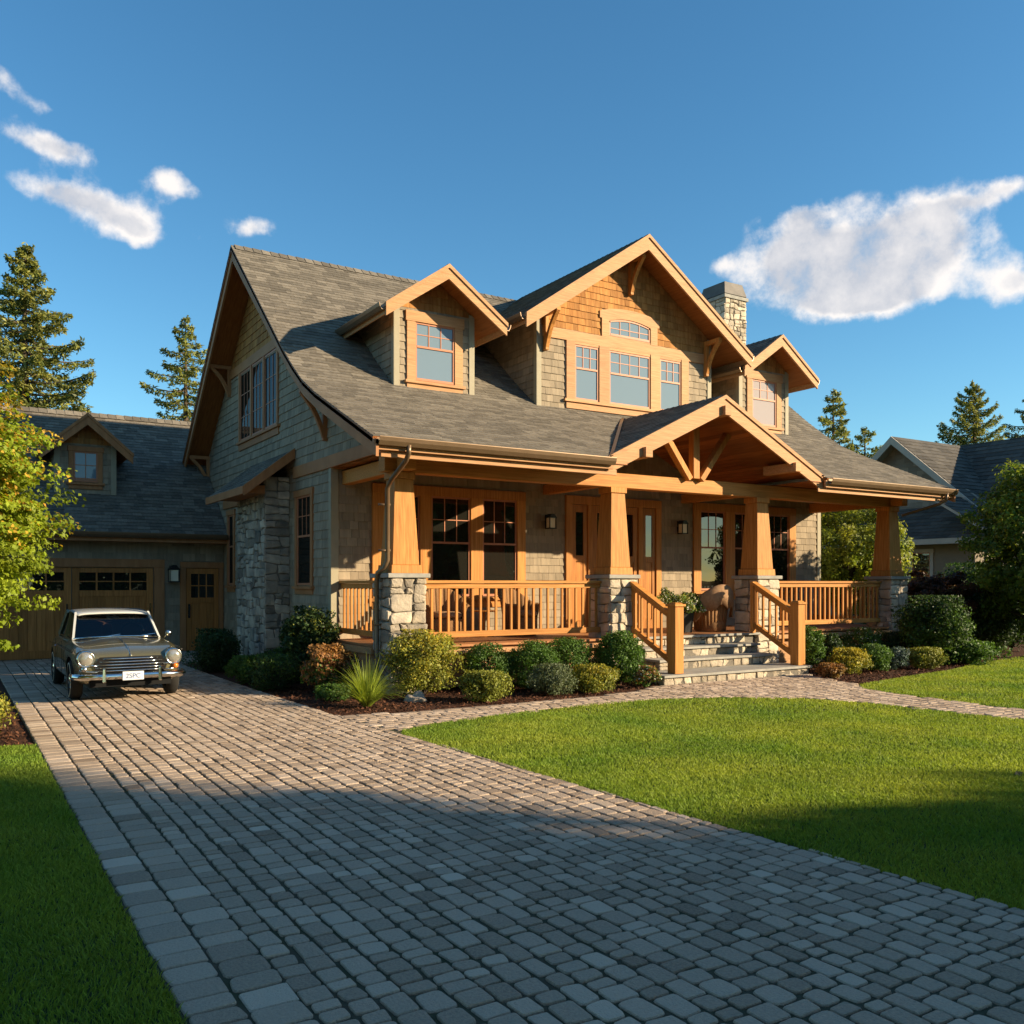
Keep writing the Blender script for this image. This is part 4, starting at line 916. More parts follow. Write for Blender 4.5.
# ---- front wall openings
f = front(YW)
def triple(a0, panes, a1, zb, zt, gl):
    t = MB(); t.box(f, a0, a1, .0, .07, zt, zt+.2); t.box(f, a0-.04, a1+.04, 0, .11, zb-.09, zb-.02); t.box(f, a0, a1, 0, .05, zb-.24, zb-.09)
    ed = [a0]+[v for p in panes for v in p]+[a1]
    for i in range(0, len(ed), 2): t.box(f, ed[i], ed[i+1], 0, .06, zb-.02, zt)
    r = t.build('window_trim', 'wood', house, bevel=.004)
    for (a, b), g in zip(panes, gl): window(r, f, a+.004, b-.004, zb, zt-.003, g, (3, 2), .46, trim=.0001, sill=False, tops=False)
triple(7.35, [(7.62, 8.44), (8.70, 9.66), (9.96, 10.86)], 11.08, 1.66, 3.80, ['glassL']*3)
triple(16.22, [(16.46, 17.34), (17.68, 18.58), (18.92, 19.80)], 20.06, 1.76, 3.82, ['glassL', 'glassL', 'glassL'])
t = MB(); t.box(f, 12.2, 15.12, 0, .07, 3.80, 4.0)
for a, b in ((12.2, 12.38), (12.84, 12.98), (14.38, 14.52), (14.95, 15.12)): t.box(f, a, b, 0, .065, .83, 3.8)
en = t.build('door_frame', 'wood', house, bevel=.004)
def leaf_door(parent, a0, a1, zb, zt, glz, gla=None, name='door', mt='door', fr=None, handle=None, panels=2, bars=None):
    fr = fr or f; t = MB(); w_ = a1-a0; st = min(.13, w_*.26)
    t.box(fr, a0+.005, a1-.005, -.03, .0, zb, zt)
    t.box(fr, a0+.005, a0+st, 0, .03, zb, zt); t.box(fr, a1-st, a1-.005, 0, .03, zb, zt)
    for c0, c1 in ((zb, zb+.22), (glz[0]-.14, glz[0]), (glz[1], zt)): t.box(fr, a0+st, a1-st, 0, .03, c0, c1)
    n = max(1, panels)
    for i in range(n):
        x0 = a0+st+(w_-2*st)*i/n; x1 = a0+st+(w_-2*st)*(i+1)/n; t.box(fr, x0+.008, x1-.008, 0, .014, zb+.23, glz[0]-.15)
    if bars:
        for i in range(1, bars[0]): x = a0+st+(w_-2*st)*i/bars[0]; t.box(fr, x-.015, x+.015, 0, .026, glz[0], glz[1])
        for j in range(1, bars[1]): z = glz[0]+(glz[1]-glz[0])*j/bars[1]; t.box(fr, a0+st, a1-st, 0, .024, z-.014, z+.014)
    d = t.build(name, mt, parent, bevel=.003)
    p = MB(); ga = gla or (a0+st, a1-st); p.box(fr, ga[0], ga[1], .002, .012, glz[0], glz[1]); p.build('pane', 'glassL', d)
    if gla:
        q = MB(); q.box(fr, a0+st, gla[0], 0, .028, glz[0], glz[1]); q.box(fr, gla[1], a1-st, 0, .028, glz[0], glz[1]); q.build('panel', mt, d)
    if handle: 
        h = MB(); h.tube([fr.p(handle, .03, zb+1.0), fr.p(handle, .09, zb+1.0), fr.p(handle, .09, zb+1.22), fr.p(handle, .03, zb+1.22)], .012, 6); h.box(fr, handle-.03, handle+.03, .03, .036, zb+.92, zb+1.3); h.build('handle', 'darkmetal', d)
    return d
leaf_door(house, 12.38, 12.84, .83, 3.79, (2.6, 3.62), name='sidelight', panels=1); leaf_door(house, 14.52, 14.95, .83, 3.79, (2.6, 3.62), name='sidelight', panels=1)
leaf_door(house, 12.98, 13.67, .83, 3.79, (2.6, 3.62), (13.13, 13.38), handle=13.6, panels=2); leaf_door(house, 13.69, 14.38, .83, 3.79, (2.6, 3.62), (13.98, 14.23), handle=13.76, panels=2)
def wall_lamp(parent, fr, a, z, s=1.0):
    m_ = MB(); m_.box(fr, a-.06*s, a+.06*s, 0, .02, z-.12*s, z+.16*s); m_.beam(fr.p(a, .02, z+.12*s), fr.p(a, .17*s, z+.14*s), .025, .025)
    m_.prism(fr, [(a-.11*s, z+.08*s), (a+.11*s, z+.08*s), (a+.03*s, z+.17*s), (a-.03*s, z+.17*s)], .06*s, .26*s)
    for i, j in ((-1, 0), (1, 0), (-1, 1), (1, 1)): m_.box(fr, a+i*.085*s-.009, a+i*.085*s+.009, (.075+.165*j)*s-.009, (.075+.165*j)*s+.009, z-.15*s, z+.08*s)
    m_.box(fr, a-.095*s, a+.095*s, .065*s, .255*s, z-.17*s, z-.15*s)
    l = m_.build('wall_lamp', 'darkmetal', parent); g = MB(); g.box(fr, a-.072*s, a+.072*s, .088*s, .232*s, z-.145*s, z+.075*s); g.build('lamp_glass', 'milk', l)
wall_lamp(house, f, 11.70, 3.36); wall_lamp(house, f, 15.74, 3.36)

# ================================================================ porch furniture
def armchair(loc, rz, label, throw):
    root = thing('wicker_armchair', (0, 0, 0), label, 'chair', 'wicker chairs on the porch')
    mb = MB(); n = 20
    for i in range(n):                     # wrap-round back and arms, open to -y
        a0 = R(-35+250*i/n); a1 = R(-35+250*(i+1)/n)
        def hh(a): return .62+.36*max(0, math.sin(a))**1.2
        def q(a, r, z): return (math.cos(a)*r*1.0, math.sin(a)*r*.95, z)
        h0, h1 = hh(a0), hh(a1)
        ring = lambda a, h: [q(a, .33, .05), q(a, .36, .40), q(a, .42, h-.03), q(a, .46, h-.0), q(a, .44, h+.03), q(a, .38, h), q(a, .33, .40), q(a, .30, .05)]
        A, B = ring(a0, h0), ring(a1, h1); mb.add(A+B, [(k, (k+1) % 8, 8+(k+1) % 8, 8+k) for k in range(8)]+[tuple(range(8)), tuple(range(8, 16))])
    mb.build('shell', 'wicker', root, smooth=True)
    m2 = MB(); m2.lathe((0, 0, 0), (0, 0, 1), [(.28, .0), (.33, .03), (.33, .36), (.30, .38), (0, .385)], 20); m2.build('base', 'wicker', root, smooth=True)
    m3 = MB(); m3.lathe((0, -.02, .385), (0, 0, 1), [(0.26, 0), (.31, .03), (.31, .09), (.25, .125), (0, .135)], 20); m3.build('cushion', 'cloth', root, smooth=True)
    root.location = loc; root.rotation_euler = (0, 0, rz); root.scale = (1.12, 1.12, 1.05)
    if throw:
        m4 = MB(); n = 18; cols = []
        for i in range(n+1):
            a = R(5+165*i/n); h = .62+.36*max(0, math.sin(a))**1.2+.045
            drop = .46+.05*math.sin(i*1.3)
            cols.append([(math.cos(a)*r, math.sin(a)*r*.95, z) for r, z in ((.35, h-.18), (.365, h-.02), (.40, h+.012), (.45, h+.008), (.485, h-.05), (.49, h-drop*.5), (.47+.02*math.sin(i*2), h-drop))])
        V = [p for c in cols for p in c]; m4.add(V, [(i*7+k, i*7+k+1, (i+1)*7+k+1, (i+1)*7+k) for i in range(n) for k in range(6)])
        o = m4.build('throw_blanket', 'cloth', None, smooth=True, recalc=False); md = o.modifiers.new('thick', 'SOLIDIFY'); md.thickness = .012
        o.location = loc; o.rotation_euler = (0, 0, rz); o.scale = (1.12, 1.12, 1.05); tag(o, 'brown throw draped over the back of the porch chair by the steps', 'blanket')
    return root
armchair((15.02, 15.35, .83), R(175), 'brown wicker armchair with brown throw beside the porch steps', True)
armchair((8.6, 16.35, .83), R(-10), 'brown wicker armchair behind the left porch railing, nearer the corner pier', False)
armchair((10.4, 16.3, .83), R(20), 'brown wicker armchair behind the left porch railing, nearer the front door', False)
t = thing('side_table', (9.5, 16.3, .83), 'small round dark side table between two porch armchairs', 'table')
for nm, pf in (('table_top', [(0, .52), (.28, .52), (.28, .55), (0, .55)]), ('pedestal', [(.03, .02), (.03, .52)]), ('foot', [(.2, 0), (.2, .02), (.03, .03)])):
    mb = MB(); mb.lathe((0, 0, 0), (0, 0, 1), pf, 20); o = mb.build(nm, 'door', None, smooth=False); o.parent = t
t = thing('potted_plant', (14.12, 15.25, .83), 'trailing white flowered plant in tall dark pot on the porch', 'plant')
mb = MB(); mb.taper(0, 0, 0, .62, .26, .36); mb.box(ID, -.2, .2, -.2, .2, .62, .67); o = mb.build('pot', 'darkmetal', None, bevel=.01); o.parent = t
k = 54; C = np.c_[nr.normal(0, .25, k), nr.normal(0, .2, k), .70+nr.normal(0, .10, k)]; C[:8] = np.c_[nr.uniform(-.3, .35, 8), nr.uniform(-.25, 0, 8), nr.uniform(.45, .65, 8)]
P, N, cl = clumps(C, np.full(k, .13), 110); V, Fc = leaves(P, N, .055); fast_mesh('foliage', V, Fc, cl, ['green', 'lime', 'flower'], np.where(nr.random(len(P)) < .13, 2, (nr.random(len(P)) < .4).astype(int)), t)

# ================================================================ GARAGE
gar = thing('garage', (2.5, 27, 0), 'low wing garage with wooden carriage door, shaded shingle walls and small dormer', 'garage')
GY = 25.5; f = front(GY)
def zg(y): return 3.25+.855*(y-24.95) if y < 29.3 else 6.97-.855*(y-29.3)
mb = MB(); mb.box(f, -4.2, XL-.01, -.15, -.004, 0, 3.4)
mb.box(ID, -4.2, -4.05, GY, 33, 0, 3.4)
mb.prism(left(-4.2), [(GY, 3.4), (33, 3.4), (29.3, 6.75)], -.15, 0)
shingles(mb, f, [[(-4.2, .15), (XL-.02, .15), (XL-.02, 3.2), (-4.2, 3.2)]], expo=.2, wr=(.2, .35), skip=[(.55, 4.82, 0, 2.5), (5.40, 6.41, 0, 2.46)])
mb.build('wall', 'siding', gar, recalc=False)
mb = MB(); L = math.hypot(29.3-24.95, 6.97-3.25)
roof_plane(mb, (0, 24.95, 3.25), (1, 0, 0), (0, 4.35, 3.72), [[(-4.7, 0), (XL-.03, 0), (XL-.03, L), (-4.7, L)]]); roof_plane(mb, (0, 33.65, 3.25), (1, 0, 0), (0, -4.35, 3.72), [[(-4.7, 0), (XL+1.5, 0), (XL+1.5, L), (-4.7, L)]], expo=.4, wr=(.6, 1))
x = -4.7
while x < XL: mb.add([(x, 29.1, 6.85), (x, 29.3, 7.01), (x, 29.5, 6.85), (x+.25, 29.1, 6.84), (x+.25, 29.3, 6.995), (x+.25, 29.5, 6.84)], [(0, 1, 4, 3), (1, 2, 5, 4)], 0, rng.random()); x += .23
groof = mb.build('roof', ['roof', 'plank'], gar, recalc=False)
gutter(gar, (-4.7, 24.94, 3.24), (XL-.05, 24.94, 3.24), (0, -1, 0)); mb = MB(); mb.box(ID, -4.7, XL-.05, 24.95, 25.0, 3.02, 3.2); mb.box(ID, -4.7, XL-.05, 25.0, 25.49, 3.02, 3.05); mb.build('fascia', 'rake', gar)
gd = dormer('dormer', 3.08, 1.10, .72, 6.36, .90, 26.2, 25.78, 29.0, dict(band=5.62, skip=[(2.72, 3.44, 4.5, 5.5)]), parent=gar, zr=zg, mt='rake', gut=False)
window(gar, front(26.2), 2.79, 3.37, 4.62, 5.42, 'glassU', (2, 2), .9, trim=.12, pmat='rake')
t = MB(); t.box(f, .45, 4.92, 0, .07, 2.36, 2.58); t.box(f, .45, .68, 0, .06, 0, 2.36); t.box(f, 4.66, 4.92, 0, .06, 0, 2.36); t.build('door_frame', 'rake', gar, bevel=.004)
for a0, a1 in ((.70, 2.66), (2.68, 4.64)):
    t = MB(); t.box(f, a0, a1, -.02, .0, .05, 2.34)
    for q in (a0, a1-.17): t.box(f, q+.004, q+.166, 0, .03, .05, 2.34)
    for c0, c1 in ((.05, .25), (1.60, 1.76), (2.22, 2.34)): t.box(f, a0+.17, a1-.17, 0, .03, c0, c1)
    for i in range(8):
        x0 = a0+.17+(a1-a0-.34)*i/8; t.box(f, x0+.006, x0+(a1-a0-.34)/8-.006, 0, .014, .25, 1.6)
    for i in range(1, 4): x = a0+.17+(a1-a0-.34)*i/4; t.box(f, x-.02, x+.02, 0, .024, 1.76, 2.22)
    t.box(f, a0+.17, a1-.17, 0, .022, 1.975, 2.005)
    d = t.build('garage_door', 'gdoor', gar, bevel=.003); p = MB(); p.box(f, a0+.17, a1-.17, .002, .010, 1.76, 2.22); p.build('pane', 'glassL', d)
    h = MB(); x = a1-.1 if a0 < 1 else a1-.09; h.box(f, x-.015, x+.015, .03, .07, 1.15, 1.42); h.build('handle', 'chrome' if a0 > 1 else 'darkmetal', d)
t = MB(); t.box(f, 5.32, 6.47, 0, .07, 2.36, 2.52); t.box(f, 5.32, 5.47, 0, .06, 0, 2.36); t.box(f, 6.36, 6.47, 0, .06, 0, 2.36); t.build('door_frame', 'rake', gar, bevel=.004)
leaf_door(gar, 5.48, 6.35, .08, 2.35, (1.55, 2.2), name='side_door', mt='gdoor', fr=f, handle=5.56, panels=3, bars=(3, 2))
wall_lamp(gar, f, 5.12, 2.2, 1.35)
mb = MB(); mb.box(ID, 4.95, 6.3, 24.6, 25.3, .0, .12); mb.build('door_step', 'cap', gar, bevel=.01)

# ================================================================ NEIGHBOUR HOUSE
nb = thing('neighbour_house', (40, 25, 0), 'dark roofed neighbouring house with pale trim beyond the shrubs on the right', 'house')
def zn(y): return 8.45-.86*abs(y-25)
mb = MB(); mb.box(ID, 36.2, 46, 20.9, 29.0, 0, 5.0); mb.prism(left(36.2), [(20.9, 5.0), (29, 5.0), (25, 8.3)], -.2, 0); mb.box(ID, 34.2, 46, 20.4, 29, 0, 3.85)
shingles(mb, left(36.2), [[(20.9, 4.9), (29.1, 4.9), (25, 8.3)]], expo=.2, wr=(.3, .5), thick=.03); mb.build('wall', 'nwall', nb)
mb = MB(); 
for s in (-1, 1):
    L = math.hypot(5, 4.3); roof_plane(mb, (0, 25+s*5, 4.15), (1, 0, 0), (0, -s*5, 4.3), [[(35.5, 0), (48, 0), (48, L), (35.5, L)]], expo=.3, wr=(.5, .9), thick=.03)
L = math.hypot(4.6, 3.95)
roof_plane(mb, (36.1, 0, 4.5), (0, 1, 0), (4.6, 0, 3.95), [[(14, 0), (22, 0), (25, L), (14, L)]], expo=.3, wr=(.5, .9), thick=.03)
roof_plane(mb, (45.3, 0, 4.5), (0, 1, 0), (-4.6, 0, 3.95), [[(14, 0), (25, 0), (25, L), (14, L)]], expo=.3, wr=(.5, .9), thick=.03)
L = math.hypot(2.4, 1.5); roof_plane(mb, (0, 19.4, 4.0), (1, 0, 0), (0, 2.4, 1.5), [[(33.2, 0), (40, 0), (40, L), (33.2, L)]], expo=.3, wr=(.5, .9), thick=.03)
L2 = math.hypot(2.5, 1.5); roof_plane(mb, (33.5, 0, 3.72), (0, 1, 0), (2.5, 0, 1.5), [[(19.4, 0), (31, 0), (31, L2), (19.4, L2)]], expo=.3, wr=(.5, .9), thick=.03)
mb.build('roof', ['nroof', 'trimw'], nb, recalc=False)
mb = MB(); fl_ = left(35.5)
for s in (-1, 1): mb.prism(fl_, [(25, 8.45), (25+s*5, 4.15), (25+s*5, 3.85), (25, 8.1)], 0, .08)
mb.box(ID, 33.2, 40, 19.3, 19.4, 3.82, 4.02); mb.box(ID, 33.38, 33.5, 19.3, 31, 3.5, 3.72); mb.build('fascia', 'trimw', nb)
mb = MB(); f = front(20.4)
for a in (34.9, 36.0, 38.3): mb.box(f, a, a+.16, 0, .08, 0, 3.7)
mb.box(f, 35.05, 36.0, 0, .07, 3.1, 3.4); nbt = mb.build('trim', 'trimw', nb)
window(nb, left(34.2), 22.3, 23.1, 1.9, 3.2, 'glassL', (1, 1), 0, trim=.14, pmat='trimw')
window(nb, left(34.2), 25.2, 26.2, 1.9, 3.2, 'glassL', (1, 1), 0, trim=.14, pmat='trimw')

# ================================================================ CAR
def car():
    root = thing('parked_car', (0, 0, 0), 'vintage olive saloon car with chrome bumper and round headlights on the driveway', 'car')
    # half sections along y (front = 0): halfwidth, bottom, belt crest, hood/centre height
    st = [(.00, .62, .34, .66, .68), (.06, .72, .28, .76, .76), (.25, .80, .25, .84, .84), (.60, .845, .24, .90, .90), (1.0, .855, .23, .92, .95), (1.42, .86, .23, .935, .985), (1.6, .86, .23, .94, .95), (2.4, .865, .23, .94, .94), (3.2, .86, .23, .93, .93), (3.55, .85, .24, .92, .945), (3.9, .83, .26, .89, .92), (4.15, .79, .29, .85, .86), (4.28, .72, .36, .76, .78)]
    mb = MB(); rows = []
    for y, w, zb, zf, zh in st:
        half = [(0, zb), (w*.80, zb), (w*.95, zb+.06), (w*.985, zb+.20), (w, (zb+zf)/2+.03), (w*.985, zf-.13), (w*.95, zf-.035), (w*.86, zf), (w*.72, zf-.012), (w*.55, (zf+zh)/2-.012), (w*.25, zh-.003), (0, zh)]
        rows.append([(x, y, z) for x, z in half]+[(-x, y, z) for x, z in half[-2:0:-1]])
    n = len(rows[0]); V = [p for r in rows for p in r]; fs = [(i*n+k, i*n+(k+1) % n, (i+1)*n+(k+1) % n, (i+1)*n+k) for i in range(len(rows)-1) for k in range(n)]+[tuple(range(n)), tuple(range((len(rows)-1)*n, len(rows)*n))]
    mb.add(V, fs); body = mb.build('body', ['paint', 'black'], None, smooth=True)
    ms = body.modifiers.new('s', 'SUBSURF'); ms.levels = ms.render_levels = 2
    cut = MB()
    for y in (.72, 3.42):
        for s in (-1, 1): cut.lathe((s*.60, y, .325), (s, 0, 0), [(0, 0), (.385, 0), (.385, .35), (0, .35)], 32, 1)
    co = cut.build('cut', ['paint', 'black'], None); bm_ = body.modifiers.new('b', 'BOOLEAN'); bm_.object = co; bm_.operation = 'DIFFERENCE'; bm_.solver = 'EXACT'
    dg = bpy.context.evaluated_depsgraph_get(); me = bpy.data.meshes.new_from_object(body.evaluated_get(dg)); body.modifiers.clear(); body.data = me
    if len(me.materials) < 2: me.materials.append(M['black'])
    bpy.data.objects.remove(co); body.parent = root
    def part(mb, nm, mt, par=None, **k): o = mb.build(nm, mt, None, **k); o.parent = par or root; return o
    # greenhouse
    B = [(.70, 1.42, .93), (.69, 3.62, .93)]; T = [(.605, 1.96, 1.355), (.605, 3.18, 1.355)]
    g = MB(); g.add([(s*x*.985, y, z) for x, y, z in (B[0], B[1]) for s in (-1, 1)]+[(s*x*.975, y, z) for x, y, z in (T[0], T[1]) for s in (-1, 1)], [(0, 1, 5, 4), (2, 3, 7, 6), (0, 2, 6, 4), (1, 3, 7, 5)])
    part(g, 'glazing', 'carglass')
    for x in (-.33, .33):
        q = MB(); q.prism(Fr((x, 0, 0), (0, 1, 0), (1, 0, 0)), [(2.38, .90), (2.50, .90), (2.60, 1.16), (2.56, 1.19), (2.50, 1.17)], -.25, .25); part(q, 'seat', 'seat', bevel=.03)
    q = MB(); q.prism(Fr((0, 0, 0), (0, 1, 0), (1, 0, 0)), [(3.25, .90), (3.40, .90), (3.48, 1.13), (3.40, 1.14)], -.56, .56); part(q, 'rear_seat', 'seat', bevel=.03)
    q = MB(); q.box(ID, -.64, .64, 1.5, 1.72, .93, .985); part(q, 'dashboard', 'black', bevel=.02)
    q = MB(); ring = [(.33+math.cos(a)*.18, 1.95+math.sin(a)*.06, 1.03+math.sin(a)*.15) for a in [2*math.pi*i/20 for i in range(21)]]; q.tube(ring, .012, 6); part(q, 'steering_wheel', 'black')
    q = MB(); q.box(ID, -.10, .10, 1.93, 1.95, 1.27, 1.32); part(q, 'rear_view_mirror', 'chrome', bevel=.008)
    r = MB(); rr = []
    for y, w, zz in ((1.86, .57, 1.372), (1.90, .61, 1.402), (2.3, .635, 1.446), (2.7, .635, 1.450), (3.05, .625, 1.428), (3.26, .58, 1.385)):
        rr.append([(-w, y, zz-.045), (-w*.96, y, zz-.018), (-w*.7, y, zz-.002), (0, y, zz+.01), (w*.7, y, zz-.002), (w*.96, y, zz-.018), (w, y, zz-.045)])
    V = [p for q in rr for p in q]; r.add(V, [(i*7+k, i*7+k+1, (i+1)*7+k+1, (i+1)*7+k) for i in range(5) for k in range(6)]); o = part(r, 'roof_panel', 'roofp', smooth=True, recalc=False); md = o.modifiers.new('t', 'SOLIDIFY'); md.thickness = .03; md.offset = -1
    ms = o.modifiers.new('s', 'SUBSURF'); ms.levels = ms.render_levels = 1
    for s in (-1, 1):
        p = MB(); p.beam((s*.70, 1.42, .93), (s*.60, 1.96, 1.385), .035, .04); part(p, 'pillar', 'roofp')
        p = MB(); p.beam((s*.695, 3.62, .93), (s*.595, 3.18, 1.385), .05, .09); part(p, 'pillar', 'paint')
        p = MB(); p.beam((s*.70, 2.55, .93), (s*.612, 2.55, 1.385), .03, .045); part(p, 'pillar', 'paint')
        p = MB(); p.tube([(s*.83, .18, .80), (s*.872, .8, .82), (s*.885, 1.5, .825), (s*.885, 2.6, .815), (s*.86, 3.8, .79)], .011, 6); part(p, 'side_strip', 'chrome')
        p = MB(); p.tube([(s*.705, 1.45, .94), (s*.708, 2.6, .945), (s*.70, 3.6, .94)], .011, 6); part(p, 'belt_strip', 'chrome')
        for y in (1.5, 2.52):
            p = MB(); p.box(ID, s*.868-.003, s*.868+.003, y, y+.012, .32, .92); part(p, 'door_seam', 'black')
        p = MB(); p.tube([(s*.872, 2.30, .80), (s*.90, 2.32, .80), (s*.90, 2.44, .80), (s*.872, 2.46, .80)], .010, 6); part(p, 'door_handle', 'chrome')
        p = MB()
        if s > 0: p.tube([(s*.80, 1.5, .93), (s*.86, 1.48, 1.0)], .010, 6); p.lathe((s*.87, 1.46, 1.01), (0, -1, 0), [(.0, -.03), (.04, -.02), (.055, .0), (.05, .012), (0, .015)], 14) if s > 0 else None
        if s > 0: part(p, 'wing_mirror', 'chrome', smooth=True)
        # fender pod and headlight
        p = MB(); p.lathe((s*.665, .60, .70), (0, -1, 0), [(.02, -.25), (.10, 0), (.135, .25), (.142, .45), (.140, .57), (.128, .60)], 22); part(p, 'headlight_pod', 'paint', smooth=True)
        h = MB(); h.lathe((s*.665, .02, .70), (0, -1, 0), [(.128, -.04), (.138, .0), (.132, .025), (.112, .03), (.108, .018)], 26); hl = part(h, 'headlight', 'chrome', smooth=True)
        h = MB(); h.lathe((s*.665, .02, .70), (0, -1, 0), [(.110, .018), (.10, .032), (.07, .048), (.03, .056), (0, .058)], 24); part(h, 'lens', 'lens', hl, smooth=True)
        h = MB(); h.lathe((s*.69, -.0, .545), (0, -1, 0), [(.045, -.03), (.042, .02), (.03, .035), (0, .04)], 14); part(h, 'indicator', 'amber' if s > 0 else 'chrome', smooth=True)
        h = MB(); h.tube([(s*.50, -.03, .49), (s*.62, -.02, .50), (s*.75, .05, .52), (s*.76, .07, .60), (s*.60, -.0, .60), (s*.50, -.02, .585)], .014, 6); part(h, 'grille_surround', 'chrome', smooth=True)
        for y in (.72, 3.42):
            w = MB(); w.lathe((s*.66, y, .325), (s, 0, 0), [(.19, 0), (.29, .0), (.318, .03), (.325, .09), (.318, .15), (.29, .18), (.20, .175), (.19, .16)], 32); wh = part(w, 'wheel', 'rubber', smooth=True)
            w = MB(); w.lathe((s*.66, y, .325), (s, 0, 0), [(.20, .168), (.195, .15), (.16, .135), (.12, .155), (.09, .175), (.05, .185), (0, .19)], 28); part(w, 'hubcap', 'chrome', wh, smooth=True)
            w = MB(); w.lathe((s*.66, y, .325), (s, 0, 0), [(.262, .1795), (.285, .1815), (.262, .184)], 28); part(w, 'tyre_band', 'milk', wh, smooth=True)
    # grille
    g = MB(); g.add([(-.52, -.012, .47), (.52, -.012, .47), (.56, -.010, .60), (.47, -.004, .725), (-.47, -.004, .725), (-.56, -.010, .60)], [range(6)]); part(g, 'grille_shade_panel', 'black')  # flat black sheet painting the shade of the hollow behind the bars
    for i in range(5):
        z = .505+.048*i; w = .53-.0*(i)-.10*max(0, (i-2)/2)
        g = MB(); g.tube([(-w, -.01, z), (-w*.6, -.04, z), (0, -.055, z), (w*.6, -.04, z), (w, -.01, z)], [.007, .011, .012, .011, .007], 6); part(g, 'grille_bar', 'chrome', smooth=True)
    g = MB(); g.tube([(0, .02, .735), (0, .3, .852), (0, .8, .93), (0, 1.3, .975)], .008, 6); part(g, 'bonnet_strip', 'chrome', smooth=True)
    # bumper
    g = MB(); path = [(-.84, .28, .42), (-.83, .05, .42), (-.76, -.07, .42), (-.45, -.12, .42), (0, -.135, .42), (.45, -.12, .42), (.76, -.07, .42), (.83, .05, .42), (.84, .28, .42)]
    V = []
    for i, p in enumerate(path):
        q = Vector(p); d = (Vector(path[min(i+1, 8)])-Vector(path[max(i-1, 0)])).normalized(); o_ = d.cross(Z)
        V += [q+o_*-.0+Z*.055, q+o_*.028+Z*.035, q+o_*.04, q+o_*.028-Z*.035, q-Z*.055, q-o_*.01]
    g.add(V, [(i*6+k, i*6+(k+1) % 6, (i+1)*6+(k+1) % 6, (i+1)*6+k) for i in range(8) for k in range(6)]); bu = part(g, 'bumper', 'chrome', smooth=True)
    for x in (-.42, .42): g = MB(); g.taper(x, -.165, .33, .56, .06, .04, 0, .07, .05); part(g, 'overrider', 'chrome', bu, bevel=.015)
    g = MB(); g.box(ID, -.16, .16, -.215, -.205, .36, .50); pl = part(g, 'number_plate', 'plate', bevel=.004)
    g = MB(); g.box(ID, -.17, .17, -.205, -.14, .38, .40); part(g, 'plate_bracket', 'chrome', pl)
    cu = bpy.data.curves.new('t', 'FONT'); cu.body = '2SPC'; cu.size = .105; cu.align_x = 'CENTER'; cu.extrude = .001; to = bpy.data.objects.new('t', cu); col.objects.link(to); dg = bpy.context.evaluated_depsgraph_get(); me = bpy.data.meshes.new_from_object(to.evaluated_get(dg)); bpy.data.objects.remove(to)
    me.materials.clear(); me.materials.append(M['ink']); me.transform(Matrix.Translation((0, -.2175, .395)) @ Matrix.Rotation(R(90), 4, 'X')); lo = bpy.data.objects.new('lettering', me); col.objects.link(lo); lo.parent = pl
    g = MB(); g.box(ID, -.62, .62, -.02, .2, .25, .36); part(g, 'valance', 'black')
    for x in (-.28, .30): g = MB(); g.tube([(x, 1.40, .965), (x+.12, 1.44, .985), (x+.34, 1.49, 1.01)], .007, 5); part(g, 'wiper', 'chrome')
    g = MB(); g.tube([(-.69, 1.425, .955), (-.4, 1.37, .975), (0, 1.35, .985), (.4, 1.37, .975), (.69, 1.425, .955)], .014, 6); part(g, 'windscreen_seal', 'chrome', smooth=True)
    g = MB(); g.tube([(-.60, 1.93, 1.358), (0, 1.89, 1.362), (.60, 1.93, 1.358)], .012, 6); part(g, 'roof_edge', 'chrome', smooth=True)
    root.location = (2.52, 15.72, .034)
    return root
car()

# ================================================================ PLANTS
GB = 'round clipped shrubs below the porch railing'
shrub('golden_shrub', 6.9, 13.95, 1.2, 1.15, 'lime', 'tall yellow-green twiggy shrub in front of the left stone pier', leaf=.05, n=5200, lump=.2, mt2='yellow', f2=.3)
shrub('boxwood_shrub', 8.25, 14.0, .92, .88, 'box', 'dark green clipped shrub just right of the tall golden shrub', group=GB, lump=.05, n=4600, leaf=.04)
shrub('boxwood_shrub', 8.95, 13.65, 1.0, .92, 'box', 'dark green clipped shrub behind the silvery grey-green mound', group=GB, lump=.05, n=4600, leaf=.04)
shrub('boxwood_shrub', 9.95, 13.95, 1.08, .92, 'box', 'dark green clipped shrub beside the largest round ball', group=GB, lump=.05, n=4600, leaf=.04)
shrub('boxwood_ball', 10.85, 13.5, 1.0, 1.05, 'box', 'largest ball-shaped green shrub left of the porch steps', n=5200, lump=.04, group=GB)
GF = 'low mounds along the front edge of the bed'
shrub('low_golden_shrub', 7.45, 12.75, .85, .52, 'lime', 'low yellow-green mound nearest the tall golden shrub', group=GF, n=2800)
shrub('low_grey_shrub', 8.85, 12.85, .8, .56, 'grey', 'silvery grey-green low mound in the front bed', group=GF, n=3000, leaf=.035)
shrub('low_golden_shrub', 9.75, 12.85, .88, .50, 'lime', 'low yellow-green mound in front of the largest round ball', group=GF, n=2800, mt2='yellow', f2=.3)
shrub('flowering_shrub', 10.95, 12.85, .5, .42, 'green', 'small reddish shrub with white flowers beside the left newel post', group=GF, n=1300, mt2='russet', f2=.45, flower=.12)
shrub('dark_shrub', 4.95, 20.2, 1.15, .95, 'dark', 'dark rounded shrub by the garage side door', leaf=.06)
shrub('low_green_shrub', 4.85, 17.5, .75, .55, 'green', 'low bright green mound at the driveway edge, nearest the car', n=2400)
shrub('low_green_shrub', 5.05, 16.2, 1.05, .66, 'dark', 'low dark green mound below the stone chimney base', n=3200, mt2='green', f2=.35)
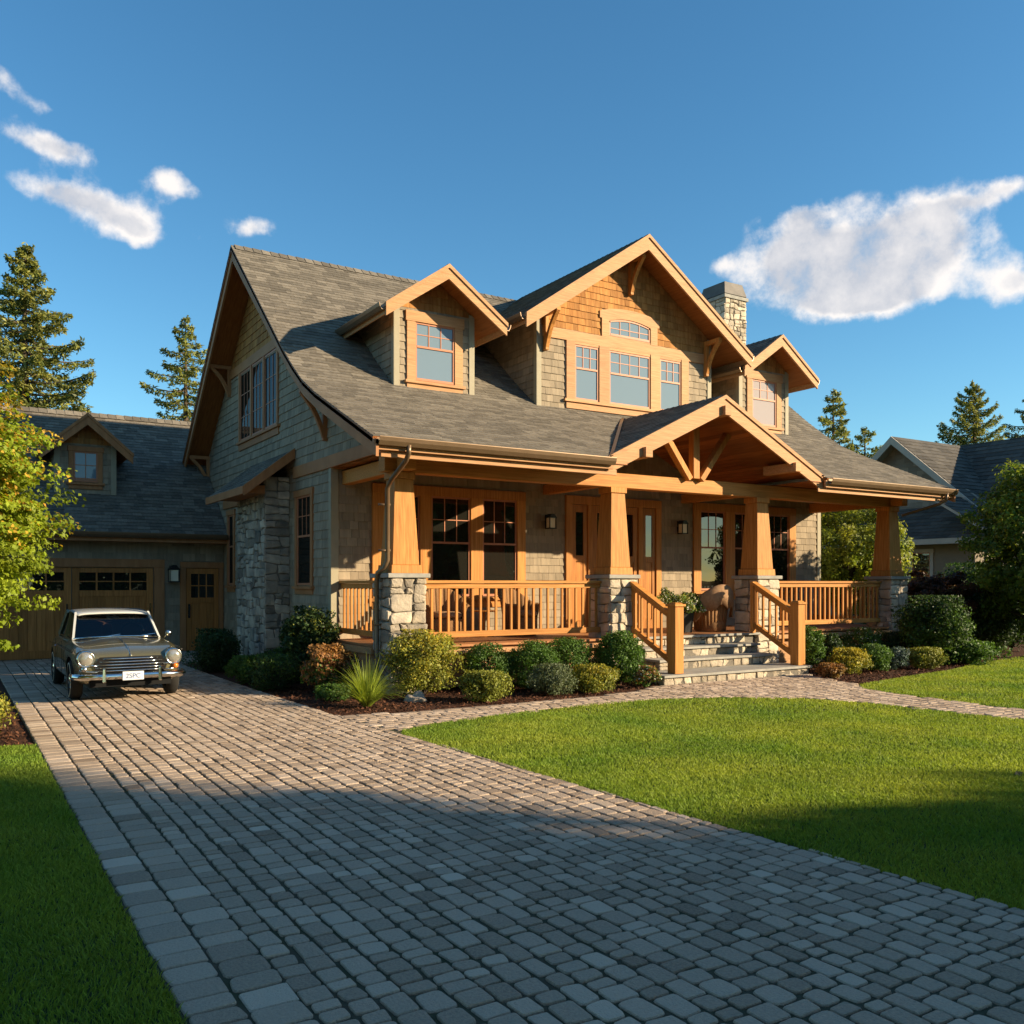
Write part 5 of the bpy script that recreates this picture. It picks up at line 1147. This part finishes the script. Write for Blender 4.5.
shrub('low_green_shrub', 5.55, 17.3, .9, .7, 'dark', 'dark green bush tucked against the stone buttress', n=2600, mt2='green', f2=.2)
shrub('tall_dark_shrub', 6.0, 17.15, 1.05, 1.5, 'dark', 'tall dark shrub with pale tips between the side window and the porch', n=5200, leaf=.07, lump=.2, mt2='lime', f2=.10)
shrub('russet_shrub', 5.62, 14.95, .85, .9, 'green', 'orange and green leaved shrub below the side of the porch', n=3400, leaf=.06, lump=.2, mt2='russet', f2=.75)
shrub('low_green_shrub', 5.35, 14.05, .55, .3, 'green', 'tiny fresh green plant left of the spiky grass clump', n=1000)
GR = 'mixed shrubs in the right-hand bed'
shrub('boxwood_shrub', 15.95, 13.3, .72, 1.05, 'box', 'tall clipped green shrub right of the porch steps', n=4200, lump=.05, group=GR)
shrub('boxwood_shrub', 17.2, 13.7, .6, .8, 'dark', 'narrow dark shrub second from the steps below the right railing', group=GR, n=2600)
shrub('flowering_shrub', 18.6, 13.9, .95, .9, 'green', 'loose green shrub with white flowers below the right railing', group=GR, flower=.05, lump=.2)
shrub('dark_shrub', 19.7, 13.8, 1.0, .75, 'dark', 'dark green mound in front of the far right stone pier', group=GR)
shrub('yellow_shrub', 16.25, 12.45, .85, .58, 'lime', 'bright yellow mound beside the low red-orange plant', group=GR, n=2800, mt2='yellow', f2=.7)
shrub('red_shrub', 15.25, 12.15, .55, .32, 'russet', 'low red-orange plant at the corner of the bottom step', group=GR, n=1500)
shrub('low_green_shrub', 17.15, 12.55, .75, .62, 'green', 'mid green mound between the yellow mound and blue-grey mound', group=GR)
shrub('blue_shrub', 18.0, 12.6, .62, .52, 'blue', 'blue-grey needled mound in the right bed', group=GR, n=2200)
shrub('low_golden_shrub', 18.75, 12.35, .8, .5, 'lime', 'olive yellow mound nearest the big dark shrub on the right', group=GR, n=2600)
shrub('large_shrub', 20.0, 12.95, 1.55, 1.65, 'green', 'large dark leafy shrub right of the far stone pier', n=8000, leaf=.07, lump=.2, mt2='dark', f2=.5)
shrub('low_green_shrub', 20.7, 12.45, 1.2, .55, 'green', 'low spreading leafy plant at the edge of the right lawn', leaf=.07, n=2600, lump=.3)
shrub('golden_shrub', .15, 13.2, 1.0, .62, 'lime', 'low golden plant beside the driveway under the maple', n=3200, leaf=.045, mt2='yellow', f2=.4)
shrub('golden_shrub', .0, 14.6, .9, .8, 'lime', 'taller golden plant behind the low one under the maple', n=3000, leaf=.045)
# spiky grass
def spiky(x, y, s, label):
    root = thing('ornamental_grass', (x, y, 0), label, 'plant'); n = 420; V = []; Fc = []; k = 0
    a = nr.uniform(0, 2*np.pi, n); L = nr.uniform(.45, .8, n)*s; lean = nr.uniform(.25, 1.25, n)
    segs = 5; vv = np.zeros((n, segs+1, 2, 3))
    for j in range(segs+1):
        q = j/segs; r = L*lean*(q**1.15)*.85+.03; z = L*(q*(1.2-lean*.25)-q*q*lean*.50)
        w = .010*s*(1-q*.9)
        cx, cy = np.cos(a)*r, np.sin(a)*r
        vv[:, j, 0] = np.c_[cx-np.sin(a)*w, cy+np.cos(a)*w, z]; vv[:, j, 1] = np.c_[cx+np.sin(a)*w, cy-np.cos(a)*w, z]
    V = vv.reshape(-1, 3); base = np.arange(n)[:, None]*(2*(segs+1)); F_ = []
    for j in range(segs): F_.append(base+np.array([[2*j, 2*j+1, 2*j+3, 2*j+2]]))
    Fc = np.vstack(F_); fast_mesh('blades', V, Fc, np.tile(nr.random(n), segs), ['ornam'], None, root)
spiky(5.55, 13.15, 1.1, 'spiky lime green grass clump in the mulch near the driveway')
def rock(x, y, s, label, sz=.7):
    b = bmesh.new(); bmesh.ops.create_icosphere(b, subdivisions=3, radius=s)
    for v in b.verts: 
        d = v.co.normalized(); k = 1+.16*math.sin(d.x*5+x)+.13*math.sin(d.y*6+y)+.1*math.sin(d.z*7+d.x*4); v.co = Vector((v.co.x*k, v.co.y*k, max(-.1*s, v.co.z*k*sz)))
    for q in b.faces: q.smooth = True
    me = bpy.data.meshes.new('boulder'); b.to_mesh(me); b.free(); me.materials.append(M['rock']); o = bpy.data.objects.new('boulder', me); col.objects.link(o); o.location = (x, y, .03); tag(o, label, 'rock')
rock(6.5, 13.35, .17, 'tan boulder between the spiky grass and the golden shrub'); rock(4.35, 22.4, .2, 'grey boulder beside the dark shrub near the garage')

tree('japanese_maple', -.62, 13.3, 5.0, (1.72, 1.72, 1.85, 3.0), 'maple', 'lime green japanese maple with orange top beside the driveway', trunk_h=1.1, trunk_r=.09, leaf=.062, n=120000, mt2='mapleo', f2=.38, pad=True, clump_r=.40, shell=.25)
# background conifers
conifer('conifer_tree', 2.9, 45.5, 17.0, 5.6, 'conif', 'large dark conifer rising behind the maple and garage roof', mt2='conifg', nb=130, dens=1.2)
conifer('conifer_tree', 10.2, 47.5, 15.4, 5.0, 'conifg', 'sunlit conifer standing behind the garage roof next to the gable', nb=85, mt2='conif', dens=.9)
conifer('conifer_tree', 36.6, 29.0, 11.4, 3.6, 'conif', 'dark conifer behind the right slope of the house roof', mt2='conifg', nb=72, dens=.95)
conifer('conifer_tree', 38.2, 28.4, 9.6, 3.2, 'conif', 'shorter conifer leaning out beside the right slope of the roof', nb=60, dens=.9, mt2='conifg')
conifer('conifer_tree', 55.2, 33.0, 14.6, 5.2, 'conifg', 'full pale green conifer behind the neighbouring roof', nb=120, dens=1.1, mt2='conif', tipup=.6)
conifer('conifer_tree', 61.2, 32.2, 15.2, 5.2, 'conif', 'dark conifer at the far right edge behind the neighbouring roof', nb=90, dens=.9)
tree('leafy_tree', 25.3, 19.4, 4.9, (1.9, 1.9, 1.8, 2.9), 'treey', 'sunlit green tree seen through the right end of the porch', trunk_h=1.0, trunk_r=.12, leaf=.11, n=26000, clump_r=.45, mt2='lime', f2=.3)
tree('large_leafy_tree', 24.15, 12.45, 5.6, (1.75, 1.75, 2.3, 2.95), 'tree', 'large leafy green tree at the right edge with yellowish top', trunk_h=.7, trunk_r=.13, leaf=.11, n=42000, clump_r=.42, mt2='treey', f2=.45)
tree('dark_maple', 23.1, 15.0, 2.5, (1.25, 1.25, .8, 1.55), 'redl', 'dark red laceleaf maple behind the large shrub on the right', trunk_h=.6, trunk_r=.07, leaf=.09, n=14000, clump_r=.32, pad=True, mt2='russet', f2=.15)
GH = 'dark shrubs closing the right side of the garden'
for x, y, w, h, lb in ((24.3, 14.4, 2.0, 1.9, 'dark shrub at the foot of the large leafy tree, left side'), (26.3, 14.6, 2.4, 2.2, 'dark shrub at the right edge behind the lawn'), (28.6, 17.0, 3.0, 2.6, 'dark shrub behind the right-edge trees, farthest of the group'), (25.4, 17.5, 2.4, 2.2, 'dark shrub between the leafy tree and the dark red maple')):
    shrub('dark_hedge_shrub', x, y, w, h, 'dark', lb, group=GH, n=6500, leaf=.10, lump=.15, mt2='green', f2=.15)
for i, (x, y, h) in enumerate(((26, 42, 6), (33, 33, 5), (62, 30, 9), (-14, 38, 9), (-8, 42, 8))):
    tree('background_tree', x, y, h, (3.2, 3.2, h*.42, h*.52), 'tree', ['green tree far behind the house', 'green tree behind the right end of the house', 'green tree beyond the neighbouring house', 'green tree far left beyond the garage', 'green tree left beyond the garage roof'][i], trunk_h=1.5, trunk_r=.2, leaf=.3, n=7000, clump_r=.9)

# trees across the road behind the camera: they shade the foreground
def street_trees():
    src = None
    for i, (lat, dep, h) in enumerate([(9, -1.5, 8.5), (13, -1.2, 10.5), (17.5, -.9, 11.8), (22, -.8, 13.4), (27, -.7, 14.1), (32, -.6, 14.7), (37.5, -.7, 14.8), (43, -.9, 15.1), (49, -.8, 14.9), (55, -.8, 15.1), (3, -8, 11), (-6, -9, 12), (-14, -8, 12), (-22, -6, 12)]):  # set-back trees ending the list are unseen, added to block sky light
        x, y = FX*dep+FY*lat, FY*dep-FX*lat
        if src is None:
            src = tree('street_tree', x, y, 10, (3.0, 3.0, 4.7, 5.1), 'tree', 'leafy street tree in the row behind the photographer', trunk_h=1.5, trunk_r=.2, leaf=.34, n=15000, group='street trees casting the foreground shade', clump_r=.9, shell=.1); r = src
        else:
            r = src.copy(); col.objects.link(r)
            for c in src.children: d = c.copy(); col.objects.link(d); d.parent = r
        r.location = (x, y, 0); s = h/10; r.scale = (max(1, s*.9), max(1, s*.9), s); r.rotation_euler = (0, 0, i*1.3)
street_trees()
